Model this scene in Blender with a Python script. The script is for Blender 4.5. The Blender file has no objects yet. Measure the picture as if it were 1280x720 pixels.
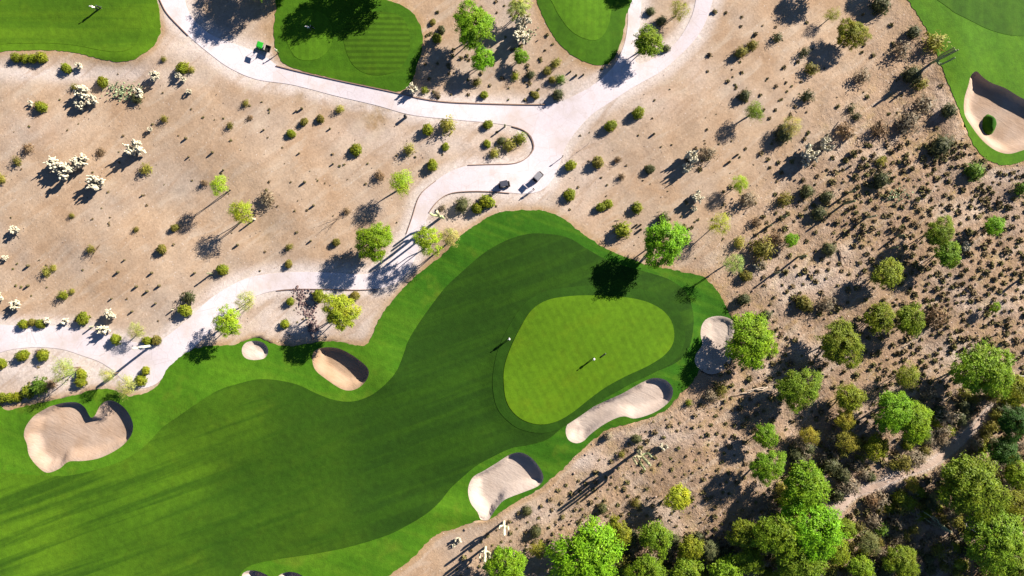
import bpy, bmesh, math, random
import numpy as np
from mathutils import Vector, Matrix, noise as mnoise
from mathutils.geometry import delaunay_2d_cdt

random.seed(7); rng = np.random.default_rng(7)
scene = bpy.context.scene
col = scene.collection
R = math.radians

# ------------------------------------------------------------------ camera, sky, sun, exposure
CAMH = 120.0
S = 6.095                                    # photo pixels per metre on the ground
cam_d = bpy.data.cameras.new("camera"); cam = bpy.data.objects.new("camera", cam_d)
col.objects.link(cam); scene.camera = cam
cam.location = (0, 0, CAMH); cam.rotation_euler = (0, 0, 0)
cam_d.sensor_width = 36.0; cam_d.lens = 18.0 / (640.0 / S / CAMH)
cam_d.clip_start = 1.0; cam_d.clip_end = 12000.0
SUN_EL = 23.5
SDX, SDY = 0.80, 0.60                         # horizontal direction towards the sun
SUN_AZ = math.atan2(SDX, SDY)
world = bpy.data.worlds.new("World"); scene.world = world; world.use_nodes = True
wn = world.node_tree.nodes; wl = world.node_tree.links
bg = wn.get("Background"); sky = wn.new("ShaderNodeTexSky")
sky.sky_type = 'NISHITA'; sky.sun_disc = False
sky.altitude = 2500; sky.air_density = .6; sky.dust_density = .1; sky.ozone_density = 3.0
sky.sun_elevation = R(SUN_EL); sky.sun_rotation = SUN_AZ
wl.new(sky.outputs[0], bg.inputs[0]); bg.inputs[1].default_value = 0.05
sl = bpy.data.lights.new("sun", 'SUN'); sl.energy = 5.0; sl.angle = R(0.5); sl.color = (1.0, 0.90, 0.80)
so = bpy.data.objects.new("sun", sl); col.objects.link(so)
sd = Vector((SDX*math.cos(R(SUN_EL)), SDY*math.cos(R(SUN_EL)), math.sin(R(SUN_EL))))
so.rotation_euler = sd.to_track_quat('Z', 'Y').to_euler(); so.location = (60, 45, 60)
vs = scene.view_settings
vs.view_transform = 'Standard'; vs.look = 'None'; vs.exposure = 1.36; vs.gamma = 1.0
try: vs.use_curve_mapping = False
except Exception: pass
scene.cycles.max_bounces = 4; scene.cycles.diffuse_bounces = 1; scene.cycles.transmission_bounces = 2

# ------------------------------------------------------------------ coordinates
def P(px, py): return ((px-640.0)/S, (360.0-py)/S)
def smooth01(t):
    t = np.clip(t, 0, 1); return t*t*(3-2*t)

def spline(pts, step=0.9, closed=True):
    """Catmull-Rom through photo points -> world polygon, evenly stepped."""
    w = [P(*p) for p in pts]; n = len(w); out = []
    rngk = range(n if closed else n-1)
    for i in rngk:
        p0 = w[(i-1) % n] if closed else w[max(i-1, 0)]
        p1 = w[i]; p2 = w[(i+1) % n]
        p3 = w[(i+2) % n] if closed else w[min(i+2, n-1)]
        L = math.dist(p1, p2); k = max(1, int(round(L/step)))
        for j in range(k):
            t = j/k; t2 = t*t; t3 = t2*t
            out.append(tuple(0.5*((2*p1[a]) + (-p0[a]+p2[a])*t + (2*p0[a]-5*p1[a]+4*p2[a]-p3[a])*t2
                                  + (-p0[a]+3*p1[a]-3*p2[a]+p3[a])*t3) for a in (0, 1)))
    if not closed: out.append(w[-1])
    return np.array(out)

def seg_dist(px, py, poly, closed=True):
    a = poly; b = np.roll(poly, -1, axis=0)
    if not closed: a, b = poly[:-1], poly[1:]
    px = np.atleast_1d(px).astype(float); py = np.atleast_1d(py).astype(float)
    best = np.full(px.shape, 1e18)
    for k in range(0, len(a), 1):
        ax, ay = a[k]; dx, dy = b[k]-a[k]; L2 = dx*dx+dy*dy+1e-12
        t = np.clip(((px-ax)*dx+(py-ay)*dy)/L2, 0, 1)
        d = (px-ax-t*dx)**2+(py-ay-t*dy)**2
        np.minimum(best, d, out=best)
    return np.sqrt(best)
def inside(px, py, poly):
    px = np.atleast_1d(px).astype(float); py = np.atleast_1d(py).astype(float)
    c = np.zeros(px.shape, bool); n = len(poly)
    for k in range(n):
        x1, y1 = poly[k]; x2, y2 = poly[(k+1) % n]
        if y1 == y2: continue
        m = ((y1 > py) != (y2 > py)) & (px < (x2-x1)*(py-y1)/(y2-y1)+x1)
        c ^= m
    return c
def sdist(px, py, poly):                       # positive inside
    d = seg_dist(px, py, poly); i = inside(px, py, poly)
    return np.where(i, d, -d)

# ------------------------------------------------------------------ outlines read off the photograph
ROUGH = [(-25,516),(10,513),(32,507),(57,502),(80,497),(98,493),(114,488),(132,486),(150,490),(163,495),(185,490),(199,480),(207,465),(220,451),(233,441),(247,435),(267,432),(290,431),(308,425),(320,422),(335,428),(350,432),(370,432),(402,427),(427,428),(447,432),(457,431),(464,422),(470,407),(480,390),(495,371),(512,352),(532,335),(557,315),(580,292),(602,277),(622,266),(650,263),(677,263),(702,272),(722,287),(747,305),(770,316),(790,324),(810,331),(835,336),(860,341),(880,347),(894,360),(905,377),(912,393),(914,402),(906,408),(897,418),(892,436),(884,452),(872,466),(864,480),(852,490),(844,500),(832,512),(812,522),(785,530),(760,537),(745,548),(726,564),(705,585),(685,602),(672,613),(655,622),(638,632),(625,640),(612,649),(600,650),(585,655),(568,661),(550,666),(535,677),(520,693),(505,706),(488,718),(468,732),(440,760),(-25,760)]
FAIR = [(-30,592),(0,591),(28,593),(57,595),(88,594),(120,587),(150,577),(178,560),(202,535),(222,521),(247,504),(275,487),(300,479),(322,474),(345,475),(372,481),(396,492),(418,500),(440,502),(462,495),(480,482),(496,464),(505,442),(511,425),(525,402),(542,378),(557,359),(575,342),(600,320),(620,307),(642,297),(665,292),(690,293),(712,298),(732,310),(755,323),(782,333),(812,341),(838,350),(858,366),(866,390),(866,412),(860,436),(846,452),(826,461),(800,472),(770,489),(740,505),(715,520),(700,536),(684,549),(662,556),(640,560),(618,570),(596,582),(578,597),(563,611),(550,627),(534,641),(512,655),(488,667),(458,677),(428,685),(392,692),(352,698),(322,704),(305,712),(295,730),(290,760),(-30,760)]
COLLAR = [(617,462),(623,436),(637,406),(656,379),(682,364),(712,359),(742,357),(765,358),(790,360),(818,366),(842,380),(853,402),(855,428),(842,450),(817,465),(785,480),(760,494),(738,510),(715,526),(696,537),(674,541),(650,536),(633,524),(621,508),(616,484)]
GREEN = [(630,462),(636,440),(649,412),(664,388),(684,375),(712,370),(740,369),(762,370),(785,372),(810,378),(830,390),(840,406),(841,426),(831,442),(810,456),(780,470),(755,484),(735,499),(715,515),(696,526),(675,530),(655,525),(641,514),(633,500),(630,482)]
T1 = [(-25,62),(10,63),(40,63),(70,63),(100,67),(125,74),(148,78),(168,75),(187,65),(198,50),(202,34),(200,14),(196,-4),(190,-25),(-25,-25)]
T1IN = [(-20,50),(20,54),(60,54),(95,57),(125,63),(150,66),(168,60),(176,44),(177,20),(170,-15),(-20,-15)]
T2 = [(353,-10),(345,12),(342,37),(344,57),(352,77),(370,86),(395,93),(420,99),(457,107),(485,113),(502,115),(514,104),(522,82),(528,60),(527,37),(517,17),(502,6),(484,0),(462,-6),(440,-10)]
T2TEE = [(430,50),(433,30),(445,19),(470,15),(497,18),(509,32),(513,56),(508,76),(495,90),(473,95),(452,90),(438,76)]
T2SMALL = [(357,45),(360,25),(372,14),(392,12),(408,20),(416,38),(414,58),(402,72),(385,76),(368,70)]
T3 = [(668,-15),(671,2),(678,21),(694,49),(713,68),(733,79),(752,82),(766,74),(776,52),(781,26),(782,-15)]
T3IN = [(689,-12),(692,8),(702,26),(715,41),(732,50),(748,50),(759,36),(764,12),(765,-12)]
T4 = [(1129,-15),(1136,2),(1145,17),(1157,37),(1167,60),(1176,82),(1185,107),(1197,133),(1208,158),(1218,180),(1230,195),(1242,203),(1257,206),(1275,203),(1295,194),(1330,180),(1330,-15)]
T4IN = [(1172,-12),(1185,12),(1205,24),(1232,37),(1258,44),(1285,45),(1330,40),(1330,-12)]
BUNK = {  # outline, depth, label
 'heart': ([(34,555),(31,545),(34,533),(44,520),(56,512),(66,507),(82,503),(97,503),(106,509),(110,516),(114,522),(119,519),(124,509),(131,502),(141,501),(154,508),(163,519),(167,532),(163,546),(149,560),(126,572),(105,576),(86,577),(74,586),(58,591),(45,582),(36,569)], 1.3),
 'small': ([(303,434),(308,428),(318,426),(328,428),(334,434),(335,441),(330,448),(318,450),(308,448),(303,442)], 0.8),
 'bean': ([(390,452),(391,441),(401,435),(420,435),(437,442),(453,453),(461,462),(460,472),(452,482),(440,488),(426,486),(406,473),(394,463)], 1.6),
 'long': ([(707,540),(709,530),(718,521),(735,511),(755,501),(777,491),(800,478),(815,472),(830,474),(839,482),(841,491),(836,502),(822,513),(806,520),(792,523),(780,520),(768,523),(752,532),(738,543),(730,551),(721,554),(711,550)], 1.25),
 'open': ([(878,406),(885,398),(899,395),(912,398),(918,404),(918,416),(914,430),(916,444),(912,455),(903,464),(889,468),(877,463),(869,454),(870,443),(878,431),(876,418)], .42),
 'boot': ([(585,612),(591,597),(606,588),(622,578),(638,568),(652,566),(666,574),(677,589),(679,600),(672,608),(655,615),(639,621),(629,626),(620,636),(614,645),(610,650),(601,649),(597,640),(588,628)], 1.5),
 'ring': ([(1212,95),(1219,90),(1228,97),(1240,104),(1256,110),(1272,120),(1290,130),(1320,150),(1320,170),(1295,182),(1278,188),(1262,192),(1246,188),(1230,176),(1216,158),(1206,142),(1205,124),(1209,108)], 1.5),
 'edge1': ([(302,722),(306,715),(316,713),(328,716),(338,724),(338,745),(304,745)], 2.3),
 'edge2': ([(346,724),(353,717),(364,715),(376,719),(384,728),(384,745),(348,745)], 2.3),
}
ISLE = [(1233,154),(1235,143),(1241,138),(1248,141),(1253,150),(1252,160),(1246,168),(1240,169),(1234,164)]
PATH = [(225,-12),(235,13),(247,30),(262,42),(282,51),(302,58),(320,65),(335,73),(347,82),(370,89),(395,95),(440,105),(495,117),(532,125),(570,129),(610,130),(645,131),(682,131),(702,126),(725,116),(745,104),(761,90),(772,75),(780,56),(784,36),(785,15),(784,-12),(800,-12),(801,15),(799,36),(795,55),(792,70),(799,80),(815,74),(835,62),(852,44),(866,17),(874,-12),(892,-12),(885,20),(872,45),(852,67),(825,90),(790,110),(762,128),(741,142),(726,157),(714,172),(706,186),(699,206),(690,225),(676,238),(658,242),(637,241),(610,239),(582,239),(561,242),(546,252),(536,266),(530,285),(525,305),(516,328),(506,344),(492,355),(470,361),(440,362),(400,361),(370,361),(345,363),(322,369),(300,381),(280,397),(259,419),(240,437),(222,452),(209,466),(195,480),(176,485),(156,477),(141,463),(124,452),(105,445),(80,437),(50,434),(20,436),(-25,443),(-25,409),(30,407),(60,407),(100,411),(135,418),(165,427),(188,430),(205,423),(225,408),(245,390),(265,372),(285,359),(305,349),(330,343),(370,340),(420,341),(453,343),(475,336),(490,322),(500,308),(508,292),(515,272),(522,250),(530,238),(545,226),(562,215),(585,207),(610,206),(640,205),(655,200),(665,191),(668,182),(664,170),(655,162),(640,157),(610,153),(570,150),(515,144),(470,132),(420,120),(365,106),(320,99),(287,85),(262,67),(236,45),(212,20),(203,5),(196,-12)]
TRAIL = [(1000,655),(1046,630),(1066,613),(1100,600),(1125,588),(1160,574),(1184,558),(1198,545),(1214,534),(1240,505),(1222,538),(1208,553),(1190,569),(1162,587),(1128,598),(1102,611),(1070,624),(1050,642),(1012,668)]

TRAIL = [(x, y+2.2) for x, y in TRAIL[:10]]+[(x, y-2.2) for x, y in TRAIL[10:]]
polys = {k: spline(v) for k, v in dict(rough=ROUGH, fair=FAIR, collar=COLLAR, green=GREEN, t1=T1, t1in=T1IN, t2=T2, t2tee=T2TEE,
         t2small=T2SMALL, t3=T3, t3in=T3IN, t4=T4, t4in=T4IN, path=PATH, trail=TRAIL, isle=ISLE).items()}
for k in ('rough', 't1', 't2', 't3', 't4'):
    q = spline(dict(rough=ROUGH, t1=T1, t2=T2, t3=T3, t4=T4)[k], .45)
    q = q+np.array([(mnoise.noise(Vector((a*1.1, b*1.1, 3)))*.26+mnoise.noise(Vector((a*3, b*3, 1)))*.12, mnoise.noise(Vector((a*1.1, b*1.1, 9)))*.26+mnoise.noise(Vector((a*3, b*3, 5)))*.12) for a, b in q])
    polys[k] = q
bunk = {k: (spline(v[0], 0.5), v[1]*(.85 if k != 'open' else 1)) for k, v in BUNK.items()}

MOUNDS = [(560,300,30,18,.5),(480,470,26,20,.55),(240,500,40,20,.35),(700,560,30,16,.45),(560,640,60,14,.5),(150,70,60,14,.45),(60,30,60,12,-.2),
          (860,420,14,40,.3),(1200,70,26,50,.5),(1190,150,16,30,.4),(420,600,160,50,-.5),(560,430,60,60,-.35),(250,650,160,30,.3),
          (470,57,46,40,.35),(389,45,30,34,.25),(728,25,40,50,.3),(300,200,60,40,.4),(130,300,80,40,.4),(900,150,70,50,.4),(1100,380,60,40,.5),
          (330,290,26,30,-.4),(900,620,90,50,.4),(60,530,40,20,.35),(170,520,16,40,.3),(480,445,30,16,.3)]
def hgt(x, y):
    x = np.atleast_1d(np.asarray(x, float)); y = np.atleast_1d(np.asarray(y, float))
    h = .22*np.sin(x*.07+1)*np.cos(y*.09+.5)+.14*np.sin(x*.15+y*.12)+.06*np.sin(x*.33-y*.27+2)
    for (cx, cy, rx, ry, a) in MOUNDS:
        wx, wy = P(cx, cy); q = ((x-wx)/(rx/S))**2+((y-wy)/(ry/S))**2
        h = h + a*np.exp(-q)
    wx, wy = P(738, 446)
    ca, sa = math.cos(R(28)), math.sin(R(28)); u = (x-wx)*ca+(y-wy)*sa; v = -(x-wx)*sa+(y-wy)*ca
    q = np.sqrt((u/19.5)**2+(v/12.5)**2)
    h = h + .55*(1-smooth01((q-.92)/.38))
    far = np.sqrt(x*x+y*y); h = h*(1-smooth01((far-150)/60))
    return h
def H1(x, y): return float(hgt(x, y)[0])

# ------------------------------------------------------------------ material helpers
def newmat(name, rough=0.9, spec=0.2):
    m = bpy.data.materials.new(name); m.use_nodes = True; nt = m.node_tree
    b = nt.nodes.get("Principled BSDF"); b.inputs["Roughness"].default_value = rough
    b.inputs["Specular IOR Level"].default_value = spec
    return m, nt, b
def N(nt, t, **kw):
    n = nt.nodes.new(t)
    for k, v in kw.items(): setattr(n, k, v)
    return n
def flat(name, c, rough=.7, spec=.3, metal=0):
    m, nt, b = newmat(name, rough, spec); b.inputs["Base Color"].default_value = (*c, 1); b.inputs["Metallic"].default_value = metal
    tc = N(nt, "ShaderNodeTexCoord"); no = N(nt, "ShaderNodeTexNoise"); no.inputs["Scale"].default_value = 6
    mr = N(nt, "ShaderNodeMapRange"); mr.inputs[3].default_value = .82; mr.inputs[4].default_value = 1.12
    mx = N(nt, "ShaderNodeMix", data_type='RGBA', blend_type='MULTIPLY'); mx.inputs[0].default_value = 1
    mx.inputs[6].default_value = (*c, 1)
    nt.links.new(tc.outputs["Object"], no.inputs["Vector"]); nt.links.new(no.outputs[0], mr.inputs[0]); nt.links.new(mr.outputs[0], mx.inputs[7])
    nt.links.new(mx.outputs[2], b.inputs["Base Color"])
    return m
class G:
    """tiny graph helper: values are sockets"""
    def __init__(s, nt):
        s.nt = nt; s.tc = N(nt, "ShaderNodeNewGeometry").outputs["Position"]
    def mapping(s, rot=0, scale=(1, 1, 1), loc=(0, 0, 0)):
        n = N(s.nt, "ShaderNodeMapping"); n.inputs["Rotation"].default_value = (0, 0, rot); n.inputs["Scale"].default_value = scale
        n.inputs["Location"].default_value = loc
        if rot:
            r0 = N(s.nt, "ShaderNodeMapping"); r0.inputs["Rotation"].default_value = (0, 0, rot); n.inputs["Rotation"].default_value = (0, 0, 0)
            s.nt.links.new(s.tc, r0.inputs[0]); s.nt.links.new(r0.outputs[0], n.inputs[0]); return n.outputs[0]
        s.nt.links.new(s.tc, n.inputs[0]); return n.outputs[0]
    def noise(s, scale, detail=3, rough=.5, vec=None, dist=0):
        n = N(s.nt, "ShaderNodeTexNoise"); n.inputs["Scale"].default_value = scale; n.inputs["Detail"].default_value = detail
        n.inputs["Roughness"].default_value = rough; n.inputs["Distortion"].default_value = dist
        s.nt.links.new(vec if vec else s.tc, n.inputs["Vector"]); return n.outputs[0]
    def voro(s, scale, vec=None, out=0, feature='F1'):
        n = N(s.nt, "ShaderNodeTexVoronoi", feature=feature); n.inputs["Scale"].default_value = scale
        s.nt.links.new(vec if vec else s.tc, n.inputs["Vector"]); return n.outputs[out]
    def rng(s, v, a, b, c=0, d=1, smooth=False):
        n = N(s.nt, "ShaderNodeMapRange"); n.inputs[1].default_value = a; n.inputs[2].default_value = b
        n.inputs[3].default_value = c; n.inputs[4].default_value = d
        if smooth: n.interpolation_type = 'SMOOTHSTEP'
        s.nt.links.new(v, n.inputs[0]); return n.outputs[0]
    def mix(s, f, a, b, mode='MIX'):
        n = N(s.nt, "ShaderNodeMix", data_type='RGBA', blend_type=mode)
        for k, v in ((0, f), (6, a), (7, b)):
            if isinstance(v, (int, float)): n.inputs[k].default_value = v if k == 0 else (v, v, v, 1)
            elif isinstance(v, tuple): n.inputs[k].default_value = (*v, 1)
            else: s.nt.links.new(v, n.inputs[k])
        return n.outputs[2]
    def math(s, op, a, b=0):
        n = N(s.nt, "ShaderNodeMath", operation=op)
        for k, v in ((0, a), (1, b)):
            if isinstance(v, (int, float)): n.inputs[k].default_value = v
            else: s.nt.links.new(v, n.inputs[k])
        return n.outputs[0]
    def attr(s, name):
        n = N(s.nt, "ShaderNodeAttribute", attribute_name=name); return n.outputs["Fac"]
    def bump(s, b, h, dist=.1, strength=1):
        n = N(s.nt, "ShaderNodeBump"); n.inputs["Strength"].default_value = strength; n.inputs["Distance"].default_value = dist
        s.nt.links.new(h, n.inputs["Height"]); s.nt.links.new(n.outputs[0], b.inputs["Normal"])
    def xy(s):
        n = N(s.nt, "ShaderNodeSeparateXYZ"); s.nt.links.new(s.tc, n.inputs[0]); return n.outputs[0], n.outputs[1]

# ---- desert soil
def soil_mat():
    m, nt, b = newmat("desert_soil", .95, .1); g = G(nt)
    base = g.mix(g.rng(g.noise(.035, 4, .55), .35, .65), (.415,.298,.198), (.455,.342,.242))
    base = g.mix(g.rng(g.noise(.11, 5, .6, dist=.6), .46, .66), base, (.40,.275,.175))
    base = g.mix(g.rng(g.noise(.06, 3, .5, g.mapping(loc=(31, 7, 0))), .5, .7), base, (.385,.31,.245))
    rocky = g.attr("rocky")
    rk = g.mix(g.rng(g.noise(.16, 5, .65), .35, .65), (.30,.205,.13), (.36,.255,.17))
    rk = g.mix(g.rng(g.noise(.3, 5, .7, g.mapping(loc=(5, 9, 0))), .5, .68), rk, (.33,.235,.10))
    rk = g.mix(g.rng(g.noise(.08, 4, .6, g.mapping(loc=(15, 3, 0))), .52, .66), rk, (.45,.35,.265))
    rk = g.mix(g.math('MULTIPLY', g.rng(g.noise(.10, 5, .65, g.mapping(loc=(55, 23, 0))), .5, .64), .7), rk, (.235,.17,.125))
    base = g.mix(rocky, base, rk)
    base = g.mix(g.math('MULTIPLY', g.attr("pale"), g.rng(g.noise(.25, 4, .6), .2, .6, .6, 1)), base, (.62,.555,.515))
    base = g.mix(g.math('MULTIPLY', g.attr("edge"), g.rng(g.noise(.2, 3), .3, .6, .55, 1)), base, (.36,.235,.115))
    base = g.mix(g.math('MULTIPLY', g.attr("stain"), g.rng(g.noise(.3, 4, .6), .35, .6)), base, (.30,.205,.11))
    # small stones and grit
    f1 = g.rng(g.noise(2.2, 5, .8), .3, .72, .74, 1.2)
    base = g.mix(1, base, f1, 'MULTIPLY')
    wash = g.noise(.5, 5, .6, g.mapping(rot=R(-38), scale=(.22, 1.0, 1)), dist=.8)
    base = g.mix(g.math('MULTIPLY', g.rng(wash, .52, .68), .5), base, (.50,.42,.33))
    base = g.mix(g.math('MULTIPLY', g.rng(wash, .46, .34), .45), base, (.33,.225,.145))
    gr = g.voro(2.6, vec=g.mapping(loc=(1, 8, 0)), out=0)
    base = g.mix(g.math('MULTIPLY', g.rng(gr, .12, .2, 1, 0), g.rng(g.noise(.12, 3, .6), .42, .6, .0, .55)), base, (.24,.17,.125))
    v = g.voro(1.1, vec=g.mapping(loc=(3, 3, 0)), out=0)
    peb = g.math('MULTIPLY', g.rng(v, .10, .17, 1, 0), g.rng(g.noise(.2, 2), .45, .6, .15, .9))
    base = g.mix(g.math('MULTIPLY', peb, g.rng(rocky, 0, 1, .35, 1)), base, (.16,.115,.085))
    v2 = g.voro(.8, out=0)
    base = g.mix(g.math('MULTIPLY', g.rng(v2, .07, .12, 1, 0), .55), base, (.62,.56,.5))
    nt.links.new(base, b.inputs["Base Color"])
    hb = g.math('ADD', g.noise(.9, 6, .68), g.math('MULTIPLY', g.rng(g.voro(1.5), 0, .3, 1, 0), .25))
    hb = g.math('MULTIPLY', hb, g.rng(rocky, 0, 1, .22, 1.1))
    g.bump(b, hb, .42, .8)
    return m
def turf_mat(name, c_light, c_dark, stripe=None, streak=None, grad=None, tint=None, bump=.05, spotted=None):
    m, nt, b = newmat(name, .9, .15); g = G(nt)
    base = g.mix(g.rng(g.noise(.05, 3, .55), .35, .65, smooth=True), c_light, c_dark)
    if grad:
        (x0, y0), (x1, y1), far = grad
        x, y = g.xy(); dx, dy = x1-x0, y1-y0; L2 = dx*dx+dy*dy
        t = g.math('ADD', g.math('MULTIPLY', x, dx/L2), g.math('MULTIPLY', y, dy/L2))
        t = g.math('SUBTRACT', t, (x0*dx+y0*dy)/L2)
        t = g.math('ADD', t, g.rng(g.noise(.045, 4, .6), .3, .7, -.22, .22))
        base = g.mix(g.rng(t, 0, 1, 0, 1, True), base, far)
    if streak:
        ang, col2, amt = streak
        n = g.noise(.42, 5, .55, g.mapping(rot=ang, scale=(.06, 1.0, 1)), dist=.35)
        base = g.mix(g.math('MULTIPLY', g.rng(n, .42, .66, 0, 1, True), amt), base, col2)
    if stripe:
        ang, wl, amt = stripe
        w = N(nt, "ShaderNodeTexWave", wave_type='BANDS', bands_direction='Y'); w.inputs["Scale"].default_value = 0.314/wl*1.0
        w.inputs["Distortion"].default_value = .25; w.inputs["Detail"].default_value = 1
        nt.links.new(g.mapping(rot=ang), w.inputs["Vector"])
        base = g.mix(1, base, g.rng(w.outputs[1], .3, .7, 1-amt, 1+amt*.6), 'MULTIPLY')
    if tint:
        base = g.mix(g.math('MULTIPLY', g.rng(g.noise(.13, 3, .6, g.mapping(loc=(9, 4, 0))), .56, .72), .6), base, tint)
    base = g.mix(1, base, g.rng(g.noise(.8, 5, .7), .3, .7, .80, 1.18), 'MULTIPLY')
    base = g.mix(g.rng(g.noise(.22, 5, .7, g.mapping(loc=(12, 44, 0))), .55, .72, 0, .35), base, g.mix(1, base, (1.5, 1.12, 1.2), 'MULTIPLY'))
    base = g.mix(1, base, g.rng(g.noise(6, 3, .6), .3, .7, .90, 1.1), 'MULTIPLY')
    nt.links.new(base, b.inputs["Base Color"])
    g.bump(b, g.math('ADD', g.noise(.35, 3, .5), g.math('MULTIPLY', g.noise(4, 3, .6), .3)), bump*3, .6)
    return m
def sand_mat(name="bunker_sand", c1=(.385,.275,.195), c2=(.44,.34,.265)):
    m, nt, b = newmat(name, .95, .1); g = G(nt)
    base = g.mix(g.rng(g.noise(.25, 4, .55), .35, .65), c1, c2)
    w = g.noise(1.4, 3, .5, g.mapping(rot=.5, scale=(.25, 1.3, 1)), dist=1.2)
    base = g.mix(1, base, g.rng(w, .3, .7, .93, 1.06), 'MULTIPLY')
    nt.links.new(base, b.inputs["Base Color"])
    g.bump(b, g.math('ADD', g.noise(1.2, 4, .6), w), .08, .6)
    return m
def path_mat():
    m, nt, b = newmat("path_concrete", .9, .2); g = G(nt)
    base = g.mix(g.rng(g.noise(.07, 4, .6), .35, .65), (.62,.565,.59), (.68,.63,.65))
    base = g.mix(g.math('MULTIPLY', g.rng(g.noise(.35, 5, .65), .52, .7), .5), base, (.55,.475,.44))
    base = g.mix(1, base, g.rng(g.noise(3, 4, .7), .3, .7, .92, 1.06), 'MULTIPLY')
    cr = g.voro(.30, vec=g.mapping(loc=(2, 5, 0)), feature='DISTANCE_TO_EDGE'); base = g.mix(g.math('MULTIPLY', g.rng(cr, 0, .012, 1, 0), .35), base, (.30,.25,.22))
    base = g.mix(g.math('MULTIPLY', g.rng(g.noise(.09, 4, .65, g.mapping(loc=(40, 2, 0))), .5, .66), .55), base, (.50,.415,.35))
    nt.links.new(base, b.inputs["Base Color"]); g.bump(b, g.noise(1.5, 4), .03, .5)
    return m
def leaf_mat(name, var=.35, trans=.35, twig=None):
    m, nt, b = newmat(name, .6, .25)
    oi = N(nt, "ShaderNodeObjectInfo"); ge = N(nt, "ShaderNodeNewGeometry"); g = G(nt)
    c = g.mix(1, oi.outputs["Color"], g.rng(ge.outputs["Random Per Island"], 0, 1, 1-var, 1+var), 'MULTIPLY')
    c = g.mix(g.rng(g.noise(.55, 3, .6), .45, .65, 0, .6), c, g.mix(1, c, (1.3, 1.0, .8), 'MULTIPLY'))
    c = g.mix(1, c, g.rng(g.noise(.9, 2, .5, g.mapping(loc=(4, 8, 2))), .3, .7, .75, 1.22), 'MULTIPLY')
    nt.links.new(c, b.inputs["Base Color"])
    tr = N(nt, "ShaderNodeBsdfTranslucent"); mx = N(nt, "ShaderNodeMixShader"); mx.inputs[0].default_value = trans
    nt.links.new(c, tr.inputs[0]); nt.links.new(b.outputs[0], mx.inputs[1]); nt.links.new(tr.outputs[0], mx.inputs[2])
    nt.links.new(mx.outputs[0], nt.nodes["Material Output"].inputs[0])
    return m
def objcol_mat(name, rough=.8):
    m, nt, b = newmat(name, rough, .2); oi = N(nt, "ShaderNodeObjectInfo"); ge = N(nt, "ShaderNodeNewGeometry"); g = G(nt)
    c = g.mix(1, oi.outputs["Color"], g.rng(ge.outputs["Random Per Island"], 0, 1, .75, 1.2), 'MULTIPLY')
    c = g.mix(1, c, g.rng(g.noise(3, 3), .3, .7, .8, 1.15), 'MULTIPLY')
    nt.links.new(c, b.inputs["Base Color"]); return m

M = dict(soil=soil_mat(), sand=sand_mat(), path=path_mat(), leaf=leaf_mat("leaves"), oc=objcol_mat("plant_skin"),
         bark=flat("bark", (.20,.15,.10), .9, .1), kerb=flat("kerb_edging", (.30,.20,.15), .9, .1),
         rock=None)
BR = (.105,.225,.010); 
M['sand3'] = sand_mat('brown_bunker_sand', (.335,.225,.14), (.385,.275,.185))
M['sand2'] = sand_mat('pale_bunker_sand', (.44,.36,.30), (.50,.425,.365))
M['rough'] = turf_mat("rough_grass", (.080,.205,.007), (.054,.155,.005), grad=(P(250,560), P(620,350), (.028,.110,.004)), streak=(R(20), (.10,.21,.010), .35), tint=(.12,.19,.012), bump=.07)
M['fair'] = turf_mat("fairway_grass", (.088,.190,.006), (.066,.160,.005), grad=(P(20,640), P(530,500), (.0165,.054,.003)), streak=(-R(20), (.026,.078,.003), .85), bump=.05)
M['collar'] = turf_mat("collar_grass", (.023,.075,.004), (.018,.060,.003), streak=(R(60), (.028,.088,.004), .5), bump=.04)
M['green'] = turf_mat("green_grass", (.098,.205,.005), (.083,.183,.005), stripe=(R(62), 1.5, .05), tint=(.108,.190,.005), bump=.02)
M['tee_rough'] = turf_mat("tee_surround_grass", (.052,.140,.004), (.036,.105,.003), streak=(0, (.07,.165,.006), .4), bump=.06)
M['tee_left'] = turf_mat("wide_tee_grass", (.088,.190,.006), (.072,.165,.005), streak=(0, (.05,.13,.004), .5), bump=.06)
M['tee_stripe'] = turf_mat("striped_tee_grass", (.052,.125,.004), (.046,.115,.003), stripe=(0, 1.15, .2), bump=.03)
M['tee_mid'] = turf_mat("mown_tee_grass", (.080,.190,.007), (.062,.16,.005), stripe=(R(90), 1.5, .06), bump=.03)
M['tee_dark'] = turf_mat("dark_mown_grass", (.050,.135,.005), (.036,.105,.004), streak=(R(90), (.065,.17,.006), .4), bump=.04)

# ------------------------------------------------------------------ mesh helpers
def tag(o, label=None, cat=None, group=None, kind=None, color=None):
    if label: o['label'] = label
    if cat: o['category'] = cat
    if group: o['group'] = group
    if kind: o['kind'] = kind
    if color: o.color = (*color, 1)
    return o
def mesh(name, v, f, mats, smooth=False, mi=None):
    me = bpy.data.meshes.new(name); me.from_pydata([tuple(map(float, p)) for p in v], [], [tuple(int(i) for i in q) for q in f])
    for m in (mats if isinstance(mats, (list, tuple)) else [mats]): me.materials.append(m)
    if smooth: me.polygons.foreach_set("use_smooth", [True]*len(me.polygons))
    if mi is not None: me.polygons.foreach_set("material_index", mi)
    me.update(); return me
def link(name, me, parent=None, loc=None, rz=0, scale=None):
    o = bpy.data.objects.new(name, me); col.objects.link(o)
    if parent: o.parent = parent
    if loc is not None: o.location = loc
    if rz: o.rotation_euler = (0, 0, rz)
    if scale is not None: o.scale = scale if isinstance(scale, (tuple, list)) else (scale,)*3
    return o

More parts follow.
